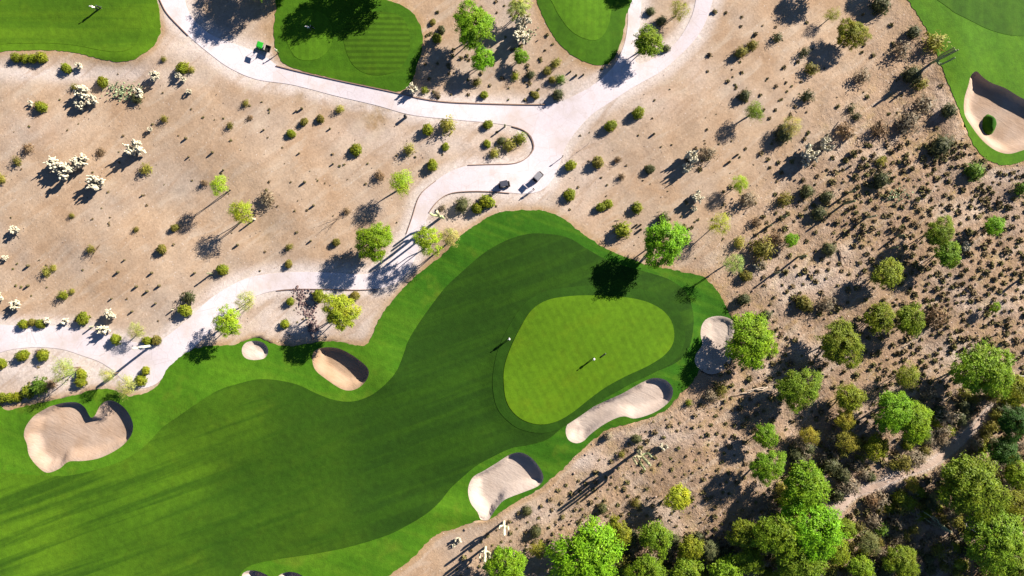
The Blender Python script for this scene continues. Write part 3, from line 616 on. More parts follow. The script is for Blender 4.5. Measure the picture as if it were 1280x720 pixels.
# ------------------------------------------------------------------ trees (apparent crown centre px, radius px, crown height m)
L_ = 'bright_green'
TREES = [
 (592,31,25,5.1,'bright','dense_big','large bright green tree beside the striped tee turf'),
 (603,73,13,3.0,'bright','dense_small','small bright green tree just below the large one by the striped tee turf'),
 (649,10,14,3.0,'pale','sparse_big','pale yellowish tree at the top edge of the photo beside the pointed tee turf'),
 (651,70,9,1.8,'mid','dense_small','low green tree among dry stems beside the pointed tee turf'),
 (811,51,17,3.6,'mid','dense_small','rounded green tree between the two forks of the upper cart path'),
 (850,12,12,2.6,'yellow','wisp','thin yellow tree in the wedge between the upper path forks'),
 (943,140,11,2.7,'mid','sparse','small airy green tree alone on the open slope east of the path junction'),
 (990,158,12,2.0,'pale','wisp','pale wispy tree just above the largest cream cholla of the eastern slope'),
 (925,230,10,2.4,'lime','sparse','small lime tree beside a grey dead bush above the bright tree by the fairway'),
 (900,280,13,3.4,'lime','wisp','faint lime tree with a see-through crown beside the bright tree by the fairway'),
 (832,302,27,5.6,'bright','dense_big','large bright green tree whose dark shadow falls on the fairway above the green'),
 (918,330,12,4.5,'pale','wisp','pale see-through tree at the tip of the rough behind the green'),
 (940,426,31,4.5,'bright','dense_big','large bright green tree beside the open-ended bunker'),
 (501,228,14,4.3,'lime','sparse','lime green tree on bare sand above the bend of the cart path'),
 (467,302,22,4.4,'bright','dense_big','dense bright green tree on the inside bend of the cart path'),
 (536,301,17,5.2,'lime','sparse_big','lime tree with a broad crown between the cart path and the fairway edge'),
 (563,297,11,4.6,'pale','sparse','pale smaller tree touching the broad lime tree at the fairway edge'),
 (425,389,21,5.2,'lime','dense_big','bright lime tree standing above the bean-shaped bunker'),
 (274,232,11,5.0,'lime','sparse','upper of the two thin lime trees with bare trunks on the western sand'),
 (301,264,14,4.8,'lime','sparse','lower of the two thin lime trees with bare trunks on the western sand'),
 (283,402,17,4.3,'lime','sparse_big','lime tree at the lower cart path beside the small round bunker'),
 (305,376,12,3.4,'pale','wisp','pale tree with bare branches touching the lower cart path'),
 (170,413,10,2.5,'pale','wisp','very pale small tree on the upper edge of the lower path fork'),
 (78,463,15,5.0,'pale','wisp','very pale airy tree at the clipped hedge near the heart-shaped bunker'),
 (133,469,9,3.6,'pale','wisp','pale airy tree straight above the heart-shaped bunker'),
 (158,483,13,2.8,'pale','wisp','pale low tree spreading on the turf edge above the right lobe of the heart-shaped bunker'),
 (1068,42,18,3.0,'olive','dense_big','olive ring-shaped tree with a dark heart near the top of the eastern desert'),
 (1042,18,9,2.0,'yellow','wisp','small yellow tree touching the olive tree near the top of the eastern desert'),
 (1176,290,17,4.2,'olive','dense_big','upper olive tree of the pair on the stony slope below the corner turf'),
 (1186,317,15,3.8,'mid','dense_small','lower green tree of the pair on the stony slope below the corner turf'),
 (1245,282,11,3.0,'bright','dense_small','small vivid green tree at the right edge below the corner turf'),
 (1110,342,17,3.2,'yellow','dense_small','yellow olive tree in the middle of the stony slope'),
 (1100,398,17,3.2,'olive','dense_small','olive tree beside a round green one above the stony wash'),
 (1139,400,17,3.2,'mid','dense_small','round green tree next to the olive one above the stony wash'),
 (1052,430,24,4.0,'olive','dense_big','big olive tree midway between the green and the dirt trail'),
 (1000,487,23,4.0,'mid','dense_big','round yellow-green tree on the slope behind the open-ended bunker'),
 (1063,497,15,3.2,'olive','dense_small','small olive tree left of the two-lobed bright tree'),
 (1057,525,11,2.5,'yellow','dense_small','low yellow tree just under the small olive tree on the slope'),
 (1136,470,13,3.0,'yellow','sparse','thin yellowish tree directly above the two-lobed bright tree'),
 (1118,516,22,4.6,'bright','dense_big','bright two-lobed tree, its western half'),
 (1142,528,22,4.6,'bright','dense_big','bright two-lobed tree, its eastern half'),
 (1232,462,31,5.8,'mid','dense_big','tall green tree at the right edge beside bleached branches'),
 (1272,488,16,4.0,'olive','dense_small','olive tree cut by the right edge under the bleached branches'),
 (1270,528,18,4.5,'dark','dense_big','dark green tree cut by the right edge above the trail end'),
 (1258,566,15,3.8,'dark','dense_small','dark tree between the right edge and the trail end'),
 (1275,592,15,3.6,'mid','dense_small','mid green tree at the right edge below the dark ones'),
 (958,545,14,3.4,'mid','dense_small','pale green tree topmost of the column beside the huge tree'),
 (960,584,20,4.6,'mid','dense_big','green tree in the column above the huge bright tree'),
 (847,623,15,3.4,'lime','dense_small','single lime tree on the stony slope below the long bunker'),
 (773,666,16,3.2,'olive','dense_small','first olive tree up-slope of the bottom grove'),
 (820,674,19,3.8,'mid','dense_small','pale green tree between the bottom grove and the lone lime tree'),
 (864,686,14,3.0,'olive','dense_small','round yellow-olive tree in the bottom grove'),
 (889,688,11,2.6,'greygreen','dense_small','grey-green bushy tree in the bottom grove'),
 (733,700,44,6.0,'bright','dense_big','huge vivid green tree on the bottom edge below the boot-shaped bunker'),
 (634,714,25,5.0,'bright','dense_big','vivid green tree on the bottom edge beside the saguaro pair'),
 (674,688,11,2.4,'yellow','sparse','yellow thin tree between the two vivid trees of the bottom edge'),
 (1008,612,27,5.5,'bright','dense_big','bright crown at the top of the huge tree mass beside the dirt trail'),
 (1018,664,34,6.0,'bright','dense_big','bright tree filling the middle of the tree mass beside the dirt trail'),
 (975,670,28,5.5,'mid','dense_big','darker green tree on the west side of the tree mass beside the dirt trail'),
 (1000,706,26,5.2,'mid','dense_big','green tree on the bottom edge under the tree mass'),
 (930,668,16,3.6,'olive','dense_small','olive tree west of the tree mass beside the dirt trail'),
 (938,702,15,3.6,'olive','dense_small','olive tree on the bottom edge west of the tree mass'),
 (810,716,22,4.0,'mid','dense_big','mid green tree cut by the bottom edge beside the huge vivid tree'),
 (858,719,18,3.6,'mid','dense_small','small green tree cut by the bottom edge in the grove'),
 (910,722,20,3.8,'bright','dense_small','bright tree cut by the bottom edge of the grove'),
 (1221,612,36,5.8,'mid','dense_big','large green tree beyond the lower bend of the dirt trail'),
 (1194,600,13,3.6,'greygreen','dense_small','grey-green tree beside the dirt trail at its lower bend'),
 (1176,620,10,3.0,'greygreen','sparse','feathery grey-green tree over the dark shade by the trail'),
 (1246,678,34,5.6,'mid','dense_big','large green tree near the bottom right corner'),
 (1272,712,20,4.6,'olive','dense_big','olive tree in the bottom right corner'),
 (1270,632,15,3.8,'olive','dense_small','olive tree at the right edge between two large green ones'),
 (1047,690,14,3.0,'olive','dense_small','low olive tree east of the tree mass on the bottom slope'),
 (1086,680,13,2.6,'greygreen','sparse','feathery dark grey-green tree in the hollow below the trail'),
 (1130,706,19,3.4,'olive','dense_big','olive tree on the bottom edge beside the fallen saguaro'),
 (1078,712,14,3.0,'mid','dense_small','small green tree on the bottom edge between two olive ones'),
 (1096,560,13,2.6,'olive','dense_small','olive tree just above the dirt trail'),
 (1060,552,12,2.6,'yellow','sparse','yellow-brown thin tree above the dirt trail'),
 (1140,606,8,1.8,'yellow','sparse','yellow thin tree leaning over the dirt trail'),
 (1012,545,10,2.2,'yellow','sparse','small yellow tree between the green column and the brown hollow'),
 (1058,662,11,2.4,'olive','dense_small','small olive tree by the start of the dirt trail'),
 (990,300,8,1.8,'bright','dense_small','tiny vivid green tree on the brown slope above the pale clearing'),
 (1243,384,6,1.8,'bright','dense_small','tiny vivid tree near the dark gully at the right edge'),
]
for a in TREES:
    tree(*a, group='desert trees growing among the golf holes')
# trees just beyond the top edge whose shadows fall into view
for qi, (bx, by, rpx, hc, dens) in enumerate([(331,-20,29,5.2,'dense_big'),(443,-16,24,5.4,'dense_big'),(494,-34,33,6.0,'dense_big'),(822,-44,16,4.6,'dense_small'),(1032,-20,17,4.0,'dense_small'),(1120,-30,13,4.0,'dense_small'),(380,-40,22,5.0,'dense_big')]):
    k = CAMH/(CAMH-hc)
    tree(640+(bx-640)*k, 360+(by-360)*k, rpx, hc, 'bright', dens, 'green tree beyond the top edge shading '+['the bend of the narrow cart path','the small shaded tee','the striped tee','the pointed tee','bare ground west of the olive ring tree','bare ground near the corner turf','the gap between path and shaded tee'][qi], group='trees beyond the top edge')

# ------------------------------------------------------------------ shrubs
GS = 'rounded green shrubs along the paths'; GD = 'low dry bushes on the open desert'
SH = [
 (22,73,6,'round','g','westernmost of the four rounded shrubs in a row below the wide tee'),(33,74,6,'round','g','second of the four rounded shrubs below the wide tee'),
 (43,74,6,'round','g','third of the four rounded shrubs below the wide tee'),(54,73,7,'round','g','largest and easternmost of the four rounded shrubs below the wide tee'),
 (84,86,6.5,'round','g','single rounded shrub on the gravel strip below the wide tee'),(230,86,7.5,'round','g','rounded shrub near the tip of the wide tee beside the path'),
 (129,103,7,'round','g','rounded shrub next to the prickly pear patch'),(53,134,7,'round','g','rounded shrub at the west edge with a white cholla beside it'),
 (206,75,4,'loose','o','small olive bush at the eastern tip of the wide tee'),(93,109,5,'loose','o','olive bush beside the big pale cholla cluster below the wide tee'),
 (171,123,7,'lumpy','dk','dark green bush at the foot of the prickly pear patch'),(240,88,5,'loose','y','yellow bush touching the rounded shrub by the path'),
 (206,149,5,'loose','o','small brown-green bush alone on the western sand'),(308,130,5,'loose','o','olive bush on sand below the path curve, upper one'),
 (289,158,5,'loose','o','olive bush on sand below the path curve, lower one'),(314,148,4,'twig','b','brown twiggy bush below the path curve'),
 (541,28,4,'round','o','small rounded shrub west of the large tree, upper of three'),(552,38,5,'round','dk','dark rounded shrub west of the large tree, middle of three'),
 (546,49,6,'round','g','green rounded shrub west of the large tree, lowest of three'),(605,119,5,'round','g','small rounded shrub on the kerb of the upper path'),
 (596,103,6,'loose','o','olive bush between dry stems above the upper path kerb'),(531,114,5,'loose','g','green bush beside the whitish dry stems on the kerb'),
 (546,118,5,'loose','gr','grey-green bush on the upper path kerb'),(535,163,7,'round','g','rounded shrub just below the upper path beside a yellow thin bush'),
 (560,158,11,'loose','y','thin yellow bush just below the upper path'),(610,156,6,'round','g','rounded shrub below the upper path near the island'),
 (381,153,5,'round','o','olive rounded shrub on sand below the striped tee path'),(401,149,5,'round','o','small rounded shrub on sand beside the brown stain'),
 (365,168,5.5,'round','g','dark rounded shrub on sand beside a fallen shadow below the path'),(425,137,6,'loose','y','yellow bush at the edge of the brown stain'),
 (797,142,7.5,'round','g','rounded shrub below the wide path fork, upper of two'),(763,158,7.5,'round','g','rounded shrub below the wide path fork, lower of two'),
 (669,119,5,'round','o','small rounded shrub beside the junction, western one'),(697,119,8,'lumpy','dk','dark lumpy bush beside the junction'),
 (695,80,7,'loose','y','yellow bush by the tip of the pointed tee'),(684,89,6,'lumpy','o','olive bush by the tip of the pointed tee'),
 (663,94,6,'lumpy','dk','dark bush west of the pointed tee tip'),(644,95,6,'loose','g','green bush west of the dark one near the pointed tee'),
 (700,100,7,'loose','gb','green bush in the triangle above the path junction'),(690,100,5,'lumpy','o','olive bush in the triangle above the path junction'),
 (650,174,9,'loose','g','yellow-green bush at the round end of the path island'),(636,182,9,'loose','y','yellow-green bush in the middle of the path island'),
 (618,192,7,'loose','y','yellow bush on the path island nearest to its lower kerb'),(609,180,5,'round','g','small rounded shrub at the open end of the path island'),
 (627,176,6,'lumpy','dk','dark bush on the path island'),(832,61,6,'lumpy','dk','dark bush between the rounded tree and the wide path'),
 (813,15,6,'lumpy','dk','dark bush beside the upper path fork'),(826,27,7,'lumpy','dk','second dark bush between the upper path forks'),
 (925,67,8,'lumpy','o','olive bush on bare ground, lower of the pair right of the wide path'),(940,57,7,'lumpy','o','olive bush on bare ground, upper of the pair right of the wide path'),
 (929,121,8,'lumpy','dk','dark round bush above the small airy tree'),
 (37,186,7,'loose','b','brown bush on the western sand, upper of two'),(23,202,6,'loose','o','olive bush on the western sand, lower of two'),
 (126,190,6,'twig','b','brown twiggy bush right of the big cholla group'),(183,212,8,'loose','y','yellow dry bush below the round white cholla'),
 (92,270,4,'loose','o','tiny olive bush in the middle of the western sand'),(172,287,4,'loose','o','tiny bush east of the branching dry one on the western sand'),
 (220,285,5,'round','o','small olive shrub at the tip of a thin tree shadow, upper'),(205,312,6,'round','o','small olive shrub left of the thin tree shadow, lower'),
 (60,340,6,'loose','y','yellow-olive bush on the western sand above the path fork'),(68,335,5,'loose','y','smaller yellow bush touching the yellow-olive one'),
 (279,337,7,'round','g','rounded green shrub just above the lower cart path beside a post-like cactus'),(3,224,7,'loose','y','yellow bush cut by the left edge'),
 (117,312,6,'loose','o','olive bush at the head of a dry branching stem'),(257,229,5,'twig','b','brown bush touching the upper thin lime tree'),
 (446,188,7.5,'round','g','rounded shrub alone on sand above the bend, with dark shadow'),(541,207,7,'round','g','rounded shrub above the curved kerb of the lower road'),
 (557,184,5,'round','g','small rounded shrub above the island mouth'),(475,220,7,'loose','b','brown shrub beside the lime tree above the bend'),
 (512,188,8,'loose','y','thin yellow bush above the lime tree of the bend'),(578,257,10,'lumpy','dk','dark brown round shrub beside the lower road'),
 (609,253,9,'round','g','large rounded shrub beside the parked dark cart'),(597,261,7,'round','g','smaller rounded shrub touching the one beside the dark cart'),
 (553,260,5,'loose','gr','grey-green tuft above the double-armed saguaro'),(362,309,5,'loose','o','tiny olive shrub north of the lower path, upper of two'),
 (361,330,5,'round','o','tiny olive shrub on the edge of the lower path, lower of two'),(421,303,5,'round','o','tiny rounded shrub beside the dense bend tree'),
 (434,264,5,'twig','b','brown tuft left of the tree shadow above the bend'),(336,249,11,'twig','gr','wide dry twiggy bush on the western sand'),
 (713,207,7,'round','g','rounded shrub beside the parked pale cart, upper'),(747,203,7.5,'round','o','two-part rounded shrub east of the carts'),
 (772,200,5,'twig','b','brown shrub east of the carts'),(777,221,5,'twig','b','brown shrub below the other one east of the carts'),
 (812,212,6,'round','dk','dark small shrub east of the carts on bare ground'),(712,244,7.5,'round','g','rounded shrub between the carts and the fairway'),
 (760,255,6,'round','g','upper of two touching rounded shrubs above the fairway'),(751,259,6,'round','g','lower of two touching rounded shrubs above the fairway'),
 (796,260,7,'round','g','rounded shrub above the fairway east of the touching pair'),(777,288,11,'lumpy','g','largest rounded shrub at the fairway edge near the big bright tree'),
 (828,274,8,'lumpy','dk','dark bush at the head of the big bright tree'),(932,345,7,'round','o','rounded shrub beside the tip of the rough behind the green'),
 (923,304,8,'loose','y','yellowish bush behind the faint lime tree'),(884,193,10,'twig','gr','grey dead bush above the cream chollas'),
 (933,250,11,'twig','gr','grey dead bush below the small lime tree'),(945,278,7,'twig','b','brown bush east of the faint lime tree'),
 (950,312,16,'loose','o','wide brown-olive bush east of the faint lime tree'),(948,330,9,'twig','gr','grey bush below the wide brown-olive one'),
 (81,369,7,'loose','g','green dry bush above the left path fork'),(91,364,4,'loose','y','yellow tuft touching the green dry bush above the fork'),
 (32,405,6,'round','g','rounded shrub on the upper edge of the left path fork, westernmost'),(41,403,5,'round','o','olive shrub touching the westernmost shrub on the fork'),
 (52,405,6,'round','g','second rounded shrub on the upper edge of the left path fork'),(106,398,8,'round','g','largest rounded shrub above the left path fork'),
 (234,388,8,'round','g','rounded shrub above the diagonal stretch of the lower path'),(238,372,9,'twig','dk','dark twiggy bush above the rounded shrub on the diagonal path'),
 (147,424,6.5,'round','g','rounded shrub where the two path forks meet'),(186,426,6,'round','g','rounded shrub under the leaning saguaro, western'),(198,425,6,'round','o','rounded shrub under the leaning saguaro, eastern'),
 (31,444,7.5,'round','g','rounded shrub on gravel below the left fork, western of two'),(56,444,7.5,'round','g','rounded shrub on gravel below the left fork, eastern of two'),
 (4,454,6.5,'round','g','rounded shrub cut by the left edge below the fork'),(50,440,4,'twig','b','brown tuft above the eastern shrub of the gravel pair'),
 (104,467,6.5,'round','g','upper of two stacked rounded shrubs near the pale tree'),(103,477,6.5,'round','g','lower of two stacked rounded shrubs near the pale tree'),
 (184,463,5.5,'round','g','rounded shrub on gravel near the turf, upper of two'),(178,475,7,'round','g','rounded shrub on gravel near the turf, lower of two'),
 (4,497,7,'round','g','hedge shrub at the left edge above the turf'),(14,497,6.5,'round','g','second hedge shrub from the left edge'),(24,496,6.5,'round','g','third hedge shrub from the left edge'),
 (38,489,8,'round','g','taller hedge shrub beside the dark one'),(53,483,11,'lumpy','gb','tallest dark green hedge shrub'),(67,480,7,'loose','b','brown shrub ending the hedge'),
 (399,370,7.5,'round','g','rounded shrub over the rock-lined wash'),(363,377,5,'round','g','small rounded shrub beside the wash head'),
 (356,405,5.5,'round','g','rounded shrub above the small round bunker'),(444,370,6,'round','o','olive rounded shrub behind the bright lime tree'),
 (929,374,9,'lumpy','dk','dark bush beside the turf tip behind the green'),(956,394,8,'lumpy','dk','dark bush over the large tree by the open-ended bunker'),
 (860,503,5,'loose','g','small green bush at the end of the long bunker'),(887,494,9,'loose','gr','grey-green bush in the shade behind the long bunker'),(900,487,10,'loose','o','olive bush in the shade behind the long bunker'),
 (760,545,6,'lumpy','gr','grey-green bush on the sand bank below the long bunker'),(795,548,7,'lumpy','dk','dark bush on the sand bank below the long bunker'),
 (777,568,5,'loose','o','olive bush up-slope of the great saguaro shadow'),(659,638,7,'lumpy','dk','dark bush below the boot-shaped bunker, upper of two'),
 (670,664,8,'lumpy','dk','dark bush below the boot-shaped bunker, lower of two'),(731,661,8,'loose','gr','grey-green flat bush above the huge vivid tree'),(753,635,7,'lumpy','dk','dark bush under the tip of the great saguaro shadow'),
 (794,628,7,'loose','o','olive bush west of the lone lime tree'),(624,688,6,'loose','gb','green bush beside the lower saguaro of the pair'),
 (1165,55,14,'loose','y','spreading yellow bush at the edge of the corner turf'),(1140,42,9,'lumpy','dk','dark bush left of the spreading yellow bush'),(1125,65,11,'twig','gr','dark grey dry bush near the corner turf'),
 (1098,8,12,'lumpy','dk','dark bush at the top edge above the corner turf slope'),(1138,95,12,'lumpy','dk','dark bush crossed by the tall saguaro shadow'),(1150,105,9,'loose','y','yellow bush just below the tall saguaro shadow'),
 (1075,97,10,'twig','gr','grey dead bush in the middle of the eastern slope'),(1003,67,7,'twig','dk','dark dry bush on the bare slope below the top edge'),(971,48,7,'twig','dk','dark dry bush on the bare slope west of the olive ring tree'),
 (1155,132,13,'twig','gr','pale dead bush beside the corner turf'),(1132,155,16,'loose','gr','large pale grey bush with a white top on the eastern slope'),(1183,140,10,'lumpy','dk','dark bush beside the ring bunker turf'),
 (1097,163,11,'twig','b','brown dry bush on the eastern slope'),(1007,122,9,'twig','dk','dark twiggy bush on bare ground'),(1062,138,6,'twig','dk','small dark bush at the foot of the tall saguaro shadow'),
 (1069,147,6,'twig','dk','smaller dark bush below the tall saguaro shadow tip'),(1053,165,12,'twig','b','brown sprawling bush below the tall saguaro shadow'),(1012,88,9,'twig','o','dry olive bush by the dark side of the ring-shaped tree'),
 (978,168,13,'lumpy','dk','dark bush under the pale wispy tree'),(1100,202,7,'loose','y','small yellow bush on the eastern slope'),(1173,183,15,'lumpy','dk','wide dark bush below the corner turf'),
 (1217,214,12,'lumpy','gb','green lumpy bush below the ring bunker'),(1098,226,11,'lumpy','dk','dark bush with a green tuft on the stony slope'),(1007,240,9,'lumpy','dk','dark double bush on the brown slope'),
 (1031,247,9,'lumpy','dk','dark round bush east of the double bush'),(1022,267,10,'lumpy','dk','dark round bush beside a small saguaro shadow'),(979,250,10,'loose','o','olive blurred bush on the brown slope'),
 (1277,236,10,'loose','gb','vivid bush cut by the right edge below the corner turf'),(1035,312,9,'lumpy','dk','dark upright bush on the stony slope'),(970,300,12,'loose','b','brown bush beside the tiny vivid tree'),
 (1003,379,10,'round','o','olive round bush at the pale clearing'),(1031,380,11,'loose','gr','grey-brown round bush at the pale clearing'),(1165,395,14,'twig','b','brown shady bush east of the round green tree'),
 (1180,520,14,'loose','gr','grey bush between the two-lobed tree and the shade'),(1160,492,10,'loose','gr','pale grey-green bush right of the thin yellowish tree'),(1176,538,10,'loose','gr','grey-brown bush above the dirt trail'),
 (1068,580,10,'twig','gr','grey-brown bush left of the trail bend'),(1035,580,12,'lumpy','dk','dark bush in the brown hollow'),(1122,634,11,'loose','o','olive bush below the dirt trail'),(1088,625,10,'loose','b','brown bush below the dirt trail'),
 (1100,660,10,'loose','gb','dark green bush in the hollow under the trail'),(1140,700,10,'twig','b','brown bush on the sandy bottom slope'),(1180,690,12,'twig','gr','pale dry bush on the sandy bottom slope'),
]
for a in SH:
    shrub(a[0], a[1], a[2], a[3], a[4], a[5], GS if a[3] == 'round' else GD)
# prickly pear patch



def prickly(px, py, label):
    x, y = P(px, py); V = []; F = []
    for k in range(70):
        c = Vector((random.gauss(0, 1.4), random.gauss(0, .9), random.uniform(.05, .35))); d = Vector(rdir(1, 1.2)[0]); u = d.cross(Vector((0, 0, 1))).normalized(); w = d.cross(u).normalized(); r = random.uniform(.12, .22); b = len(V)
        for s in (-.03, .03):
            for q in range(8): V.append(c+u*math.cos(q*.785)*r*.8+d*(math.sin(q*.785)*r+r)+w*s)
        F.append(tuple(range(b+7, b-1, -1))); F.append(tuple(range(b+8, b+16)))
        for q in range(8): F.append((b+q, b+(q+1) % 8, b+8+(q+1) % 8, b+8+q))
    tag(link("prickly_pear", mesh("pads", V, F, M['oc']), None, (x, y, H1(x, y))), label, 'cactus', 'prickly pear patches', kind='stuff', color=(.30,.37,.20))
prickly(147,113,'wide patch of pale green pads beside the rounded shrub below the wide tee'); prickly(160,115,'pale green pads touching the white cholla of the prickly pear patch')
prickly(655,42,'pale spiny pads among dry stems beside the pointed tee'); prickly(1120,245,'grey-green pads on the stony slope below the corner turf')

CHO = [(108,119,11,'upper half of the big cream cholla cluster below the wide tee'),(118,126,8,'eastern half of the big cream cholla cluster below the wide tee'),(103,132,7,'lower part of the big cream cholla cluster, nearest the sand'),
 (196,98,8,'pale cholla between the prickly pear patch and the path'),(176,117,7,'small white cholla at the foot of the prickly pear patch'),(225,96,5,'small pale cholla under the rounded shrub by the path'),(231,101,4,'tiny white cholla below the small pale one by the path'),
 (41,130,4,'tiny white cholla beside the rounded shrub at the west edge'),(101,83,5,'small white cholla on the gravel strip below the wide tee'),(188,162,4,'tiny white cholla alone on the western sand'),(238,115,4,'tiny white cholla below the path curve'),
 (73,207,10,'westernmost cholla of the large cream group on the sand'),(86,217,13,'largest cholla of the large cream group on the sand'),(96,209,9,'middle upper cholla of the large cream group'),(106,203,11,'north-eastern cholla of the large cream group'),
 (125,229,12,'round cream cholla just below the large group'),(172,187,13,'dense white cholla standing alone above the yellow bush'),(24,381,8,'white dry cholla near the left edge above the fork'),(3,372,8,'white cholla cut by the left edge'),
 (143,393,8,'grey-green cholla above the left path fork'),(135,412,8,'olive-grey cholla on the upper edge of the left fork'),(62,401,5,'dark grey cholla between shrubs on the fork'),(84,401,5,'brown cholla beside the largest fork shrub'),
 (862,199,11,'cream cholla east of the carts, upper of two'),(856,212,8,'grey lower arms beside the upper cream cholla'),(869,247,9,'cream cholla east of the carts, lower of two'),(866,261,5,'tiny white cholla at the foot of the lower cream one'),
 (1006,194,13,'largest cream cholla of the eastern slope'),(1028,184,10,'cream cholla right of the largest one on the eastern slope'),(1003,205,6,'small white cholla at the foot of the largest eastern one'),(1030,177,6,'white-topped small cholla above the eastern pair'),
 (22,288,7,'thin whitish cholla alone on the western sand'),(655,33,12,'pale cholla thicket beside the pointed tee, upper'),(650,48,12,'pale cholla thicket beside the pointed tee, lower'),(517,112,8,'whitish dry cholla on the kerb at the corner of the striped tee'),
 (1135,150,8,'white-topped cholla inside the large pale grey bush'),(1060,170,5,'pale small cholla under the tall saguaro shadow'),(945,333,6,'pale cholla beside the grey bush behind the green'),(8,322,4,'tiny white cactus at the left edge'),
 (1203,308,7,'white cholla between the two trees of the pair on the stony slope'),(828,557,6,'pale pinkish cactus clump near the great saguaro'),(573,674,5,'pale small cholla beside the bottom turf corner'),(567,681,3,'tiny pale cactus beside the bottom turf corner')]
for a in CHO: cholla(*a)
SAG = [
 (797,564,9.0,[(200,.30,1.7,4.0),(250,.36,1.2,5.0),(20,.34,1.5,2.6),(320,.4,1.3,3.2),(110,.42,1.6,2.0),(165,.5,1.2,2.4)],'giant many-armed saguaro below the long bunker with the longest shadow',(.30,.31,.17)),
 (630,652,6.8,[(170,.35,.8,1.6),(10,.4,.9,1.5),(80,.5,.7,1.3)],'upper saguaro of the pair beside the bottom turf corner',(.62,.60,.44)),
 (607,684,6.6,[(190,.3,1.0,2.4),(350,.3,1.0,2.6),(260,.35,.9,2.0),(90,.4,.8,2.0)],'lower saguaro of the pair beside the bottom turf corner',(.55,.55,.38)),
 (551,272,8.2,[(170,.28,1.5,2.0),(330,.38,1.2,4.0),(100,.45,.7,1.6)],'tall saguaro beside the cart path with a forked shadow across it',(.50,.50,.30)),
 (190,432,6.2,[(20,.55,.55,1.3)],'saguaro standing where the path forks meet, its thin shadow crossing the gravel',(.60,.60,.48)),
 (1164,79,6.6,[(20,.2,1.2,4.4),(60,.25,.9,4.0),(320,.22,1.3,3.6),(290,.25,1.2,2.4),(200,.3,.8,2.6)],'many-armed saguaro leaning over the corner turf edge',(.24,.30,.13)),
 (1060,241,2.5,[(200,.4,.4,1.0)],'short saguaro on the stony slope, upper of two side by side',(.20,.23,.11)),
 (1054,255,4.1,[(30,.4,.5,1.4)],'short saguaro on the stony slope, lower of two side by side',(.20,.23,.11)),
 (1083,272,3.3,[(200,.4,.5,1.0)],'short saguaro with pale tip beside white stones on the slope',(.33,.33,.2)),
 (1121,295,2.2,[],'stubby saguaro above the yellow olive tree, upper',(.20,.23,.11)),(1113,310,2.3,[],'stubby saguaro above the yellow olive tree, lower',(.20,.23,.11)),
 (998,321,3.4,[(20,.5,.4,.9)],'small saguaro at the head of the pale clearing',(.20,.23,.11)),(976,272,2.6,[],'small single-stem saguaro beside the brown bush',(.20,.23,.11)),
 (1282,343,3.6,[(200,.4,.5,1.2)],'saguaro at the right edge over the dark gully',(.20,.23,.11)),
 (318,274,1.9,[],'short single-stem saguaro next to the lower thin lime tree',(.5,.48,.38)),(265,342,2.2,[],'short single-stem saguaro just above the lower cart path',(.2,.2,.12)),
 (117,408,1.3,[],'slim young saguaro above the left fork, western',(.3,.3,.2)),(124,411,1.0,[],'slim young saguaro above the left fork, eastern',(.3,.3,.2)),
 (218,387,1.0,[],'slim young saguaro above the diagonal lower path',(.3,.28,.2)),(631,158,1.8,[],'slim saguaro on sand just below the upper path and the island',(.2,.22,.12)),
 (640,173,1.2,[],'slim saguaro at the edge of the path island',(.2,.22,.12)),(384,398,1.2,[],'short saguaro beside the rock-lined wash',(.3,.3,.2)),
 (959,283,2.2,[],'single-stem saguaro left of the tiny vivid tree',(.2,.22,.12)),(968,341,2.5,[],'single-stem saguaro beside the pale clearing',(.2,.22,.12)),
]
for a in SAG: saguaro(*a[:5], tone=a[5])

# small barrel cacti, each a ribbed squat body
bm = bmesh.new(); capsule(bm, [(0, 0, -.05), (0, 0, .3), (0, 0, .5), (0, 0, .62)], .33, 9); bar = bpy.data.meshes.new("ribbed_body"); bm.to_mesh(bar); bm.free(); bar.materials.append(M['oc'])
BARR = [(150,340,'third from the left edge'),(36,332,'nearest the tiny white cactus'),(36,357,'above the left fork'),(192,341,'upper middle of the sand above the lower path'),(173,358,'near the edge of the fork gravel'),(201,357,'midway along the lower row'),
 (244,341,'just left of the short saguaro above the lower path'),(158,325,'below the dry branching stem'),(141,373,'above the grey-green cholla'),(196,379,'left of the dark twiggy bush'),(167,389,'right of the grey-green cholla'),(186,364,'midway between the fork and the diagonal path'),
 (233,173,'right of the yellow dry bush, on open sand'),(236,196,'above the thin lime tree shadow'),(267,191,'up-slope of the two thin lime trees'),(281,213,'just above the upper thin lime tree'),(178,244,'below the yellow dry bush'),(297,306,'below the lower thin lime tree'),
 (371,139,'between the path and the olive shrub, left'),(378,136,'between the path and the olive shrub, right'),(331,163,'on the sand left of the dark rounded shrub'),(413,161,'below the brown stain, left'),(375,192,'mid sand above the twiggy bush'),(382,228,'centre of the sand above the bend'),(417,205,'left of the rounded shrub above the bend'),(389,301,'left of the tiny rounded shrub by the bend'),
 (393,257,'beside the dry branch shadow'),(713,90,'just under the pointed tee'),(720,95,'between the pointed tee and the wide path'),(729,94,'closest to the wide path under the pointed tee'),(817,168,'below the upper rounded shrub of the wide fork'),(911,203,'right of the upper cream cholla'),(921,194,'beside the grey dead bush'),(801,281,'above the big bright tree'),(796,281,'above the big bright tree, second'),(801,287,'above the big bright tree, third'),(1062,208,'mid slope below the cream chollas'),(1079,18,'beside the olive ring-shaped tree')]
for px, py, t in BARR:
    x, y = P(px, py); o = link("barrel_cactus", bar, None, (x, y, H1(x, y)), random.uniform(0, 6), random.uniform(.5, .8))
    tag(o, "tiny dark barrel cactus "+t, "cactus", "tiny barrel cacti on the sand", color=(.10,.085,.04))

